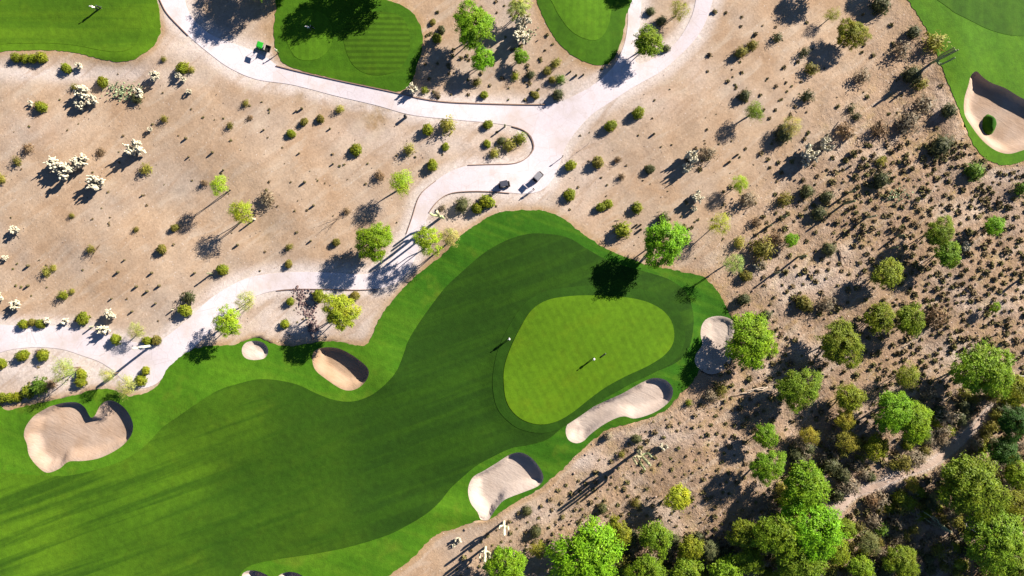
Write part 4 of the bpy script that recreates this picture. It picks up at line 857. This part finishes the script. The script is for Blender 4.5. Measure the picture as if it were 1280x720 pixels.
# dead wood
def dead(px, py, dirs, label, tone=(.62,.57,.5), th=.1, name='dead_branch', lift=.15, group='bleached dead branches on the ground'):
    x, y = P(px, py); segs = []
    for (dx, dy, dz) in dirs:
        e = (dx/S, -dy/S, dz+lift); limb(segs, (0, 0, lift), e, th, th*.35, 5, .035)
        m = Vector(e)*.6; limb(segs, m, (m.x+random.uniform(-.6, .6), m.y+random.uniform(-.6, .6), m.z+.2), th*.5, th*.2, 2)
    V, F = tubes(segs, 7); tag(link(name, mesh("bleached_wood", V, F, M['oc']), None, (x, y, H1(x, y))), label, 'dead branch', group, color=tone)
dead(960,484,[(-42,10,.1),(-30,4,.4)],'long bleached log lying on the slope behind the open-ended bunker',(.6,.5,.38),.14)
dead(1274,470,[(-30,0,.4),(-22,-5,.5),(-26,3,.3)],'white bleached branches at the right edge over the tall green tree',(.75,.72,.68),.13,lift=3.2)
dead(1187,664,[(-38,-27,.9),(-34,-17,.7),(-28,-22,1.0),(-40,-20,.4)],'fallen pale green saguaro with long parallel arms in the bottom slope',(.42,.46,.26),.17,name='fallen_saguaro',lift=.4)
dead(1205,657,[(10,6,.5),(-4,-6,.5),(13,-3,.3)],'white forked dead branch right of the fallen saguaro',(.68,.66,.6),.1,lift=.8)
dead(1048,312,[(10,20,.1),(4,16,.1)],'dark fallen stem on the stony slope',(.10,.07,.06),.1)
dead(424,272,[(-26,20,.3),(-20,6,.5),(-12,16,.4)],'leafless fallen branch on the sand above the bend',(.16,.12,.09),.05)
dead(316,380,[(-14,12,1.2),(-20,22,.6)],'bare branch under the pale tree of the lower path',(.22,.17,.12),.06)
dead(128,306,[(-16,14,.4),(-9,16,.3),(-20,18,.2)],'dry branching stem on the western sand',(.22,.15,.09),.07)
dead(20,290,[(-8,8,.3),(10,4,.3),(-5,12,.2)],'thin grey branches at the foot of the whitish cholla',(.3,.25,.2),.05)

# ------------------------------------------------------------------ stones of the wash, loose rubble
def rock_cluster(name, pts, label, cat, tone, kind='stuff'):
    V = []; F = []
    bmr = bmesh.new(); bmesh.ops.create_icosphere(bmr, subdivisions=1, radius=1); base = [v.co.copy() for v in bmr.verts]; fs = [tuple(v.index for v in f.verts) for f in bmr.faces]; bmr.free()
    for (x, y, r) in pts:
        b = len(V); z = H1(x, y); rot = Matrix.Rotation(random.uniform(0, 6.28), 3, 'Z'); sc = Vector((random.uniform(.7, 1.3), random.uniform(.7, 1.2), random.uniform(.5, .9)))
        for p in base:
            q = rot @ Vector((p.x*sc.x, p.y*sc.y, p.z*sc.z))*r*random.uniform(.85, 1.12); V.append((x+q.x, y+q.y, z+q.z+r*.25))
        F += [tuple(i+b for i in f) for f in fs]
    o = link(name, mesh("stones", V, F, M['oc'])); tag(o, label, cat, kind=kind, color=tone); return o
pts = []
line1 = spline([(371,359),(374,372),(377,385),(384,398),(386,412),(391,425)], .35, False); line2 = spline([(386,362),(396,378),(392,388),(394,400),(395,414)], .35, False)
for p in list(line1)+list(line2): pts.append((p[0]+random.gauss(0, .12), p[1]+random.gauss(0, .12), random.uniform(.14, .3)))
for _ in range(240):
    t = random.random(); px = 372+t*20+random.gauss(0, 7)*(1-t*.6); py = 361+t*55; pts.append((*P(px, max(py, 361)), random.uniform(.08, .25)))
rock_cluster("wash_rubble", pts, "rock lining of the dry wash above the bean-shaped bunker", "rocks", (.20,.14,.13))

zone_polys = [polys[k] for k in ('rough', 't1', 't2', 't3', 't4', 'path')]
def free_mask(x, y, margin=.4):
    ok = np.ones(x.shape, bool)
    for p in zone_polys: ok &= sdist(x, y, p) < -margin
    return ok
def poly_px(pts): return np.array([P(*p) for p in pts])
ZN = [  # name, polygon, spacing m, radius range px, kinds, label piece
 ('stony slope below the corner turf', [(1085,180),(1215,175),(1245,215),(1290,215),(1290,420),(1205,445),(1140,370),(1090,330),(1050,270)], 1.6, (2.2,4.8)),
 ('brown slope above the pale clearing', [(940,290),(1010,225),(1085,180),(1050,270),(1090,330),(1140,370),(1070,400),(960,380)], 2.1, (1.8,4.6)),
 ('wash between the yellow-green trees', [(1070,400),(1140,370),(1205,445),(1290,420),(1290,470),(1180,500),(1090,480),(1010,440)], 1.6, (2.4,4.6)),
 ('slope behind the open-ended bunker', [(880,490),(960,390),(1010,440),(1090,480),(1180,500),(1120,560),(1000,540),(920,560),(850,560)], 1.9, (1.8,4.4)),
 ('slope around the great saguaro', [(760,560),(850,505),(850,560),(920,560),(1000,540),(960,640),(900,670),(720,660),(640,700),(560,725),(600,665),(690,620)], 1.9, (1.4,3.6)),
 ('tangled bottom slope by the dirt trail', [(1000,540),(1120,560),(1180,500),(1290,470),(1290,730),(740,730),(720,665),(900,670),(960,640)], 1.95, (5,11.5)),
]
def poisson(poly, sp):
    x0, y0 = poly.min(0); x1, y1 = poly.max(0); n = int((x1-x0)*(y1-y0)/(sp*sp)*3.0)
    X = rng.uniform(x0, x1, n); Y = rng.uniform(y0, y1, n); ok = inside(X, Y, poly) & free_mask(X, Y) & (sdist(X, Y, polys['trail']) < -1.5)
    X, Y = X[ok], Y[ok]; grid = {}; out = []
    for a, b in zip(X, Y):
        c = mnoise.noise(Vector((a*.16, b*.16, 4))); s2 = sp*(1.0-.45*c)
        i, j = int(a//sp), int(b//sp); good = True
        for u in range(i-1, i+2):
            for w in range(j-1, j+2):
                for q in grid.get((u, w), ()):
                    if (q[0]-a)**2+(q[1]-b)**2 < (s2*.8)**2: good = False
        if good: grid.setdefault((i, j), []).append((a, b)); out.append((a, b))
    return out
rel = lambda a, b: mnoise.fractal(Vector((a*.22, b*.22, 0)), 1.0, 2.0, 3)*(.10+.16*float(rocky_w(a, b)))
cand = []
for zi, (zn, zp, sp, (r0, r1)) in enumerate(ZN):
    for a, b in poisson(poly_px(zp), sp): cand.append((random.uniform(r0, r1)*random.choice((.7, .85, 1, 1, 1.2)), a, b, zi))
for _ in range(330):   # scattered tufts over the rest
    px, py = random.uniform(0, 1280), random.uniform(85, 480)
    if px*.78+py*.62 > 960: continue
    a, b = P(px, py)
    if free_mask(np.array([a]), np.array([b]), .6)[0]: cand.append((random.uniform(.7, 1.9), a, b, 90))
for _ in range(150):
    px, py = random.uniform(850, 1200), random.uniform(0, 290)
    a, b = P(px, py)
    if free_mask(np.array([a]), np.array([b]), .8)[0]: cand.append((random.uniform(1.2, 3.6), a, b, 91))
for _ in range(70):
    px, py = random.uniform(530, 700), random.uniform(0, 125)
    a, b = P(px, py)
    if free_mask(np.array([a]), np.array([b]), .5)[0]: cand.append((random.uniform(1.2, 3.0), a, b, 90))
cand.sort(key=lambda c: -c[0])
CK = [('twig','gr',3),('twig','b',3),('loose','o',3),('loose','gr',2),('lumpy','dk',2),('loose','y',1)]
CKC = [k for k in CK for _ in range(k[2])]
LAB = {0: 'small dry bush among many on the stony slope below the corner turf', 1: 'small dry bush among many on the brown slope above the pale clearing', 2: 'small dry bush among many in the wash between the yellow-green trees',
       3: 'small dry bush among many on the slope behind the open-ended bunker', 4: 'small dry bush among many on the slope around the giant saguaro', 5: 'tangled low bush among many on the bottom slope by the dirt trail'}
BW = {('twig','gr'): 'grey twiggy', ('twig','b'): 'brown twiggy', ('loose','o'): 'loose olive', ('loose','gr'): 'loose grey', ('lumpy','dk'): 'dark lumpy', ('loose','y'): 'loose yellow', ('lumpy','g'): 'lumpy green'}
nind = 0; rest = []
for r, a, b, zi in cand:
    if zi < 90 and nind < 290:
        sh, ck, _ = random.choice(CKC)
        if zi == 5: sh, ck = random.choice((('loose','o'),('loose','gr'),('lumpy','g'),('twig','gr'),('lumpy','dk'),('loose','y')))
        rm = r/S; o = link("dry_bush", random.choice(BUSH[sh]), None, (a, b, H1(a, b)+rel(a, b)-.05), random.uniform(0, 6.28), (rm*random.uniform(.85, 1.25), rm, rm*random.uniform(.75, 1.05)))
        tr = min(TREES, key=lambda t: math.dist(P(t[0], t[1]), (a, b))); tx, ty = P(tr[0], tr[1])
        ws = tr[6].split(',')[0].split()[:8]
        while ws[-1] in ('the','of','by','a','in','to','from','on','at','its','between','with','beside','two','above','under','and','bottom','dirt','midway','large','just','straight','whose','dark','olive','round','tip','edge','huge','lone','upper','stony','right','cut','standing','touching','filling','open-ended','column','over','below','directly','vivid','small','growing','tall','bright','green','alone','next','up-slope','or','lower','west','thin','pale','across','leaning','first','yellow'): ws.pop()
        dr = ('east', 'north-east', 'north', 'north-west', 'west', 'south-west', 'south', 'south-east')[int(round(math.atan2(b-ty, a-tx)/(math.pi/4))) % 8]
        lab = ('large ' if r > 6.3 else 'small ' if r < 4.6 else '')+BW[(sh, ck)]+' bush '+dr+' of the '+' '.join(ws)
        j = random.uniform(.75, 1.15); tag(o, lab, 'bush', 'dry bushes of the eastern slopes', color=tuple(q*j for q in BCOL[ck])); nind += 1
    else: rest.append((r, a, b))
# the smaller ones: one body of ground scrub
V = []; F = []; nb = 0
cs, hs = [], []
for r, a, b in rest:
    n = 34; d = rdir(n, .4); rm = r/S; pos = d*rng.uniform(.4, 1.0, (n, 1))*rm; pos[:, 2] = np.abs(pos[:, 2])*.75
    pos += np.array([a, b, H1(a, b)+rel(a, b)]); cs.append(pos); hs.append(np.full((n, 1), rm))
cs = np.concatenate(cs); hs = np.concatenate(hs); ax = rdir(len(cs)); nn = rdir(len(cs), 1.2); ax -= nn*(ax*nn).sum(1)[:, None]; ax /= np.linalg.norm(ax, axis=1)[:, None]; sd2 = np.cross(nn, ax)
V, F = quads(cs, ax*hs*.34, sd2*hs*.2)
m2, nt2, b2 = newmat("ground_scrub", .9, .1); g2 = G(nt2); c2 = g2.mix(g2.rng(g2.noise(.9, 2), .4, .6), (.22,.16,.09), (.16,.15,.055)); nt2.links.new(c2, b2.inputs["Base Color"])
tag(link("ground_scrub", mesh("scrub_tufts", V, F, m2)), "low dry scrub tufts scattered over the desert soil", "scrub", kind='stuff')
# loose stones
pts = []
for _ in range(5200):
    px, py = random.uniform(540, 1285), random.uniform(170, 725)
    w = float(rocky_w(*P(px, py)))
    if random.random() > w*(.55+.6*mnoise.noise(Vector((px*.03, py*.03, 1)))): continue
    pts.append((*P(px, py), random.choice((.09, .11, .13, .16, .2, .26))))
X = np.array([p[0] for p in pts]); Y = np.array([p[1] for p in pts]); ok = free_mask(X, Y, .3)
pts = [(p[0], p[1], p[2]) for p, k in zip(pts, ok) if k]
for _ in range(900):
    px, py = random.uniform(0, 1000), random.uniform(90, 480); p = P(px, py)
    if free_mask(np.array([p[0]]), np.array([p[1]]), .4)[0]: pts.append((*p, random.choice((.05, .06, .08, .1))))
rock_cluster("rubble", pts, "loose brown stones scattered over the desert slope", "stones", (.30,.225,.175))

# ------------------------------------------------------------------ people
SKIN = flat("skin", (.42,.26,.18), .6); WHITE = flat("white_cloth", (.82,.82,.80), .8); DARKC = flat("dark_cloth", (.03,.035,.05), .8); PALEC = flat("pale_cloth", (.55,.5,.46), .8)
BLACK = flat("black_plastic", (.018,.018,.02), .45); TYRE = flat("tyre_rubber", (.02,.02,.02), .9); GREYR = flat("grey_roof", (.26,.26,.28), .5, .4); DKROOF = flat("slate_roof", (.07,.075,.10), .4, .5)
GREENP = flat("green_paint", (.03,.42,.03), .4, .5); STEEL = flat("steel", (.5,.5,.5), .35, .5, .8); SEATM = flat("seat_vinyl", (.35,.32,.28), .6); CREAM = flat("cream_panel", (.7,.68,.62), .4, .4)
def skin_obj(name, chains, mat, parent, sub=1):
    """chains: list of [(point, radius), ...]; shared points joined"""
    V = []; E = []; Rr = []; idx = {}
    for ch in chains:
        pr = None
        for p, r in ch:
            k = tuple(round(c, 3) for c in p)
            if k not in idx: idx[k] = len(V); V.append(p); Rr.append(r)
            if pr is not None and pr != idx[k]: E.append((pr, idx[k]))
            pr = idx[k]
    me = bpy.data.meshes.new(name); me.from_pydata(V, E, []); me.materials.append(mat)
    o = link(name, me, parent); md = o.modifiers.new("skin", 'SKIN'); md.use_smooth_shade = True
    for i, r in enumerate(Rr): me.skin_vertices[0].data[i].radius = (r, r); me.skin_vertices[0].data[i].use_root = (i == 0)
    s = o.modifiers.new("sub", 'SUBSURF'); s.levels = sub; s.render_levels = sub
    return o
def person(px, py, az, label, shirt, trousers, cap, lean=0.0, arms='club', group='people on the course'):
    x, y = P(px, py); zz = .1 if any(inside(np.array([x]), np.array([y]), polys[k])[0] for k in ('green', 'rough', 't1', 't2', 'path')) else 0
    root = bpy.data.objects.new("person", None); col.objects.link(root); root.location = (x, y, H1(x, y)+zz); root.rotation_euler = (0, 0, R(az))
    tag(root, label, 'person', group)
    f = lambda z: lean*(z-.9)            # forward shift above the hips (+x forward)
    hip = (-.1*lean, 0, .92); ch = (f(1.3), 0, 1.28); nk = (f(1.5), 0, 1.48); hd = (f(1.7)+.03, 0, 1.60); tp = (f(1.7)+.04, 0, 1.71)
    C = [[(hip, .14), ((f(1.1), 0, 1.08), .125), (ch, .15), (nk, .06), (hd, .095), (tp, .085)]]; A = []; Lg = []; HR = []
    for s in (-1, 1):
        sh = (f(1.42), s*.17, 1.40)
        if arms == 'club': el = (f(1.15)+.16, s*.2, 1.14); wr = (f(1.0)+.36, s*.05, .96); hn = (wr[0]+.05, s*.04, wr[2]-.07)
        else: el = (f(1.15)-.02, s*.25, 1.12); wr = (f(1.0)+.08, s*.26, .87); hn = (wr[0]+.02, s*.26, wr[2]-.08)
        C.append([(ch, .15), (sh, .065), (el, .043), (wr, .028), (hn, .035)])
        for q in range(4):
            o_ = (q-1.5)*.018; l = (.07, .08, .075, .06)[q]
            C.append([(hn, .035), ((hn[0]+o_, hn[1]-s*.01, hn[2]-.05), .009), ((hn[0]+o_+.012, hn[1]-s*.015, hn[2]-.05-l*.6), .007)])
        C.append([(hn, .035), ((hn[0]+.04, hn[1], hn[2]-.01), .011), ((hn[0]+.065, hn[1], hn[2]-.03), .008)])
        kn = (.04, s*.11, .49); an = (-.02, s*.12, .09); toe = (.13, s*.14, .04)
        C.append([(hip, .14), ((0, s*.09, .84), .095), (kn, .06), (an, .04), (toe, .035)])
        A.append([(ch, .17), (sh, .085), ((sh[0]+(el[0]-sh[0])*.7, sh[1]+(el[1]-sh[1])*.7, sh[2]+(el[2]-sh[2])*.7), .065)])
        Lg.append([(hip, .155), ((0, s*.09, .82), .108), (kn, .078), ((an[0]+.005, an[1], .14), .062)])
        HR.append(((.13, s*.14, .04), s))
    C.append([(hd, .095), ((hd[0]+.105, 0, 1.59), .018)])      # nose
    skin_obj("body", C, SKIN, root, 1)
    skin_obj("shirt", [[((hip[0], 0, .97), .15), ((f(1.1), 0, 1.08), .145), (ch, .175), ((f(1.45), 0, 1.43), .1)]]+A, shirt, root, 1)
    skin_obj("trousers", [[((hip[0], 0, .98), .14), (hip, .155)]]+Lg, trousers, root, 1)
    for (p, s) in HR:
        bm = bmesh.new(); bmesh.ops.create_uvsphere(bm, u_segments=10, v_segments=6, radius=1); bmesh.ops.scale(bm, vec=(.15, .055, .05), verts=bm.verts); bmesh.ops.translate(bm, vec=(.06, s*.13, .05), verts=bm.verts); bm_obj("shoe", bm, DARKC, root, smooth=True)
    bm = bmesh.new(); bmesh.ops.create_uvsphere(bm, u_segments=14, v_segments=8, radius=.118)
    for v in bm.verts: v.co.z = max(v.co.z, -.01)*.9
    br = bmesh.ops.create_cube(bm, size=1)['verts']; bmesh.ops.scale(bm, vec=(.14, .16, .015), verts=br); bmesh.ops.translate(bm, vec=(.15, 0, 0), verts=br)
    bm_obj("cap", bm, cap, root, (hd[0], 0, 1.645), smooth=False)
    if arms == 'club':
        Vc, Fc = tubes([((wr[0]+.05, 0, .93), (wr[0]+.30, .02, .03), .012, .008), ((wr[0]+.27, .06, .03), (wr[0]+.33, -.03, .03), .02, .02)], 6)
        k = mesh("golf_club", Vc, Fc, STEEL); g_ = link("golf_club", k, None, root.location, R(az)); tag(g_, "thin golf club held by the "+label.split(' in ')[0]+" "+label.split(', ')[-1], 'golf club', 'golf clubs')
    return root
person(741.5,447,215,'golfer in white top and cap with club, standing in the middle of the putting green', WHITE, DARKC, WHITE, .25)
person(637,423,200,'golfer in white clothes, standing on the dark collar at the edge of the green', WHITE, WHITE, WHITE, .1, 'down')
person(124,13,190,'golfer bending in white shirt and dark trousers, on the wide tee', WHITE, DARKC, WHITE, .55)
person(389,37.5,190,'golfer bending in white shirt and dark trousers, on the shaded small tee', WHITE, DARKC, WHITE, .55)
person(348,66,120,'groundskeeper in pale green top beside the kerb, next to the green vehicle', flat("pale_green_cloth", (.45,.62,.35), .8), flat("olive_cloth", (.16,.2,.08), .8), PALEC, .15, 'down')
person(667,237,60,'person in beige clothes walking by the pale-roofed cart', PALEC, PALEC, WHITE, .05, 'down')

def golf_bag(px, py, az, label, lying=False, tone=BLACK):
    x, y = P(px, py); root = bpy.data.objects.new("golf_bag", None); col.objects.link(root); root.location = (x, y, H1(x, y)+.09)
    tag(root, label, 'golf bag', 'golf bags set down on the turf')
    V, F = tubes([((0, 0, .0), (0, 0, .08), .14, .15), ((0, 0, .08), (.02, 0, .8), .13, .14), ((.02, 0, .8), (.02, 0, .88), .155, .155), ((.13, 0, .15), (.14, 0, .55), .07, .07)], 12)
    link("bag_body", mesh("bag_body", V, F, tone), root)
    seg = []
    for k in range(7):
        a = k*.9; p = Vector((.02+.08*math.cos(a), .08*math.sin(a), .8)); seg += [(p, p+Vector((.02, 0, .25)), .01, .01), (p+Vector((.02, 0, .25)), p+Vector((.06, .03, .30)), .035, .03)]
    V, F = tubes(seg, 6); link("clubs", mesh("clubs", V, F, STEEL), root)
    V, F = tubes([((.1, .05, .6), (.32, .22, 0), .012, .012), ((.1, -.05, .6), (.32, -.22, 0), .012, .012)], 6); link("stand_legs", mesh("stand_legs", V, F, STEEL), root)
    root.rotation_euler = (0, R(86) if lying else R(-14), R(az)); 
    if lying: root.location.z += .16
    return root
golf_bag(127.5,11,10,'black stand bag beside the golfer on the wide tee'); golf_bag(392,35.5,10,'black stand bag beside the golfer on the shaded small tee')
golf_bag(751,445,36,'black golf bag lying on the putting green near the golfer', True)

# ------------------------------------------------------------------ vehicles
def bx(bm, c, d, bev=.0, taper=None):
    r = bmesh.ops.create_cube(bm, size=1); vs_ = r['verts']; bmesh.ops.scale(bm, vec=d, verts=vs_)
    if taper:
        for v in vs_:
            if v.co.z > 0: v.co.x *= taper[0]; v.co.y *= taper[1]
    bmesh.ops.translate(bm, vec=c, verts=vs_)
    if bev:
        es = list({e for v in vs_ for e in v.link_edges}); bmesh.ops.bevel(bm, geom=es, offset=bev, segments=2, affect='EDGES', profile=.6)
def wheel(root, x, y, r=.23, w=.2):
    bm = bmesh.new(); bmesh.ops.create_cone(bm, cap_ends=True, segments=20, radius1=r, radius2=r, depth=w, matrix=Matrix.Rotation(math.pi/2, 4, 'X')); es = [e for e in bm.edges if e.is_boundary is False and len(e.link_faces) == 2 and any(len(f.verts) > 4 for f in e.link_faces)]
    bmesh.ops.bevel(bm, geom=es, offset=.03, segments=2, affect='EDGES'); wh = bm_obj("wheel", bm, TYRE, root, (x, y, r))
    bm = bmesh.new(); bmesh.ops.create_cone(bm, cap_ends=True, segments=16, radius1=r*.55, radius2=r*.55, depth=w+.02, matrix=Matrix.Rotation(math.pi/2, 4, 'X')); bm_obj("rim", bm, STEEL, wh)
def cart(px, py, az, roofm, bodym, label, bed=False, name="golf_cart", cat="golf cart"):
    x, y = P(px, py); root = bpy.data.objects.new(name, None); col.objects.link(root); root.location = (x, y, H1(x, y)+.055); root.rotation_euler = (0, 0, R(az)); tag(root, label, cat, None if bed else 'golf carts on the road below the junction')
    bm = bmesh.new(); bx(bm, (0, 0, .36), (2.3, 1.14, .16), .05); bx(bm, (.93, 0, .56), (.5, 1.08, .34), .12, (.7, .9)); bx(bm, (-.25, 0, .52), (.62, 1.1, .3), .05)
    if not bed: bx(bm, (-.86, 0, .56), (.56, 1.08, .34), .09)
    bm_obj("body", bm, bodym, root)
    bm = bmesh.new(); bx(bm, (-.2, 0, .72), (.55, 1.02, .12), .04); bm_obj("seat", bm, SEATM, root)
    bm = bmesh.new(); bx(bm, (-.5, 0, 1.0), (.1, 1.02, .42), .04); bm_obj("backrest", bm, SEATM, root)
    bm = bmesh.new(); rx = -.12 if not bed else .12
    bx(bm, (rx, 0, 1.86), (1.62 if not bed else 1.25, 1.2, .06), .028); bx(bm, (rx, 0, 1.9), (1.4 if not bed else 1.05, 1.0, .05), .02); bm_obj("roof", bm, roofm, root)
    for sx in (.62, -.78 if not bed else -.45):
        for sy in (-.5, .5):
            Vv, Ff = tubes([((sx+(.15 if sx > 0 else 0), sy, .55), (sx if sx > 0 else sx, sy, 1.84), .022, .022)], 8); link("roof_post", mesh("roof_post", Vv, Ff, BLACK), root)
    bm = bmesh.new(); bmesh.ops.create_uvsphere(bm, u_segments=4, v_segments=3, radius=.001); bm.free()
    Vv, Ff = tubes([((.62, .26, .75), (.42, .26, 1.02), .02, .02)]+[((.42+.05*math.sin(a)*0+.0, .26+.17*math.cos(a), 1.02+.17*math.sin(a)), (.42, .26+.17*math.cos(a+.52), 1.02+.17*math.sin(a+.52)), .014, .014) for a in [k*.5236 for k in range(12)]], 6)
    link("steering_wheel", mesh("steering_wheel", Vv, Ff, BLACK), root)
    for sx in (.82, -.78):
        for sy in (-.5, .5): wheel(root, sx, sy)
    for sy in (-.36, .36):
        bm = bmesh.new(); bx(bm, (1.15, sy, .58), (.05, .2, .1), .015); bm_obj("headlight", bm, CREAM, root)
    if bed:
        bm = bmesh.new(); bx(bm, (-1.05, 0, .62), (1.1, 1.3, .06), .01)
        for q in ((-1.05, .64), (-1.05, -.64)): bx(bm, (q[0], q[1], .78), (1.1, .05, .3), .01)
        for q in (-.52, -1.59): bx(bm, (q, 0, .78), (.05, 1.3, .3), .01)
        bm_obj("cargo_bed", bm, BLACK, root)
    else:
        bm = bmesh.new(); bx(bm, (-1.0, 0, .86), (.3, .9, .04), .01); bx(bm, (-1.12, 0, 1.05), (.04, .9, .08), .01); bm_obj("bag_rack", bm, BLACK, root)
cart(630.5,231.5,12,DKROOF,BLACK,'dark golf cart with a slate roof on the road beside the large rounded shrub')
cart(672.5,221.5,48,GREYR,BLACK,'golf cart with a light grey roof standing alone in the road centre')
cart(330,60.5,162,GREENP,flat("dark_green_paint", (.012,.10,.012), .4, .5),'green utility vehicle with bright roof and black cargo bed by the striped tee',True,'utility_vehicle','utility vehicle')

# posts and bin
def post(px, py, h, r, label, tone, cat='post', name='marker_post', capped=True):
    x, y = P(px, py); root = bpy.data.objects.new(name, None); col.objects.link(root); root.location = (x, y, H1(x, y)); tag(root, label, cat)
    V, F = tubes([((0, 0, -.1), (0, 0, h), r, r*.9)], 10); link("pole", mesh("pole", V, F, tone), root)
    if capped:
        bm = bmesh.new(); bx(bm, (0, 0, h+.06), (.34, .08, .3), .02); bm_obj("sign_plate", bm, tone, root)
post(703,196,1.3,.07,'dark marker post with a plate on the bare ground beside the road',BLACK)
post(735,180,2.3,.03,'thin tall pole on the sand above the rounded shrubs east of the carts',BLACK,'pole','thin_pole',False)
post(620.5,242,.7,.05,'short sign post on the kerb below the dark golf cart',BLACK)
x, y = P(507.5,147); root = bpy.data.objects.new("waste_bin", None); col.objects.link(root); root.location = (x, y, H1(x, y)); tag(root, 'dark round waste bin on sand just below the upper path', 'bin')
V, F = tubes([((0, 0, 0), (0, 0, .95), .27, .31)], 18); link("bin_body", mesh("bin_body", V, F, BLACK), root)
V, F = tubes([((0, 0, .951), (0, 0, 1.02), .34, .33), ((0, 0, 1.02), (0, 0, 1.12), .33, .16)], 18); link("lid", mesh("lid", V, F, BLACK), root)
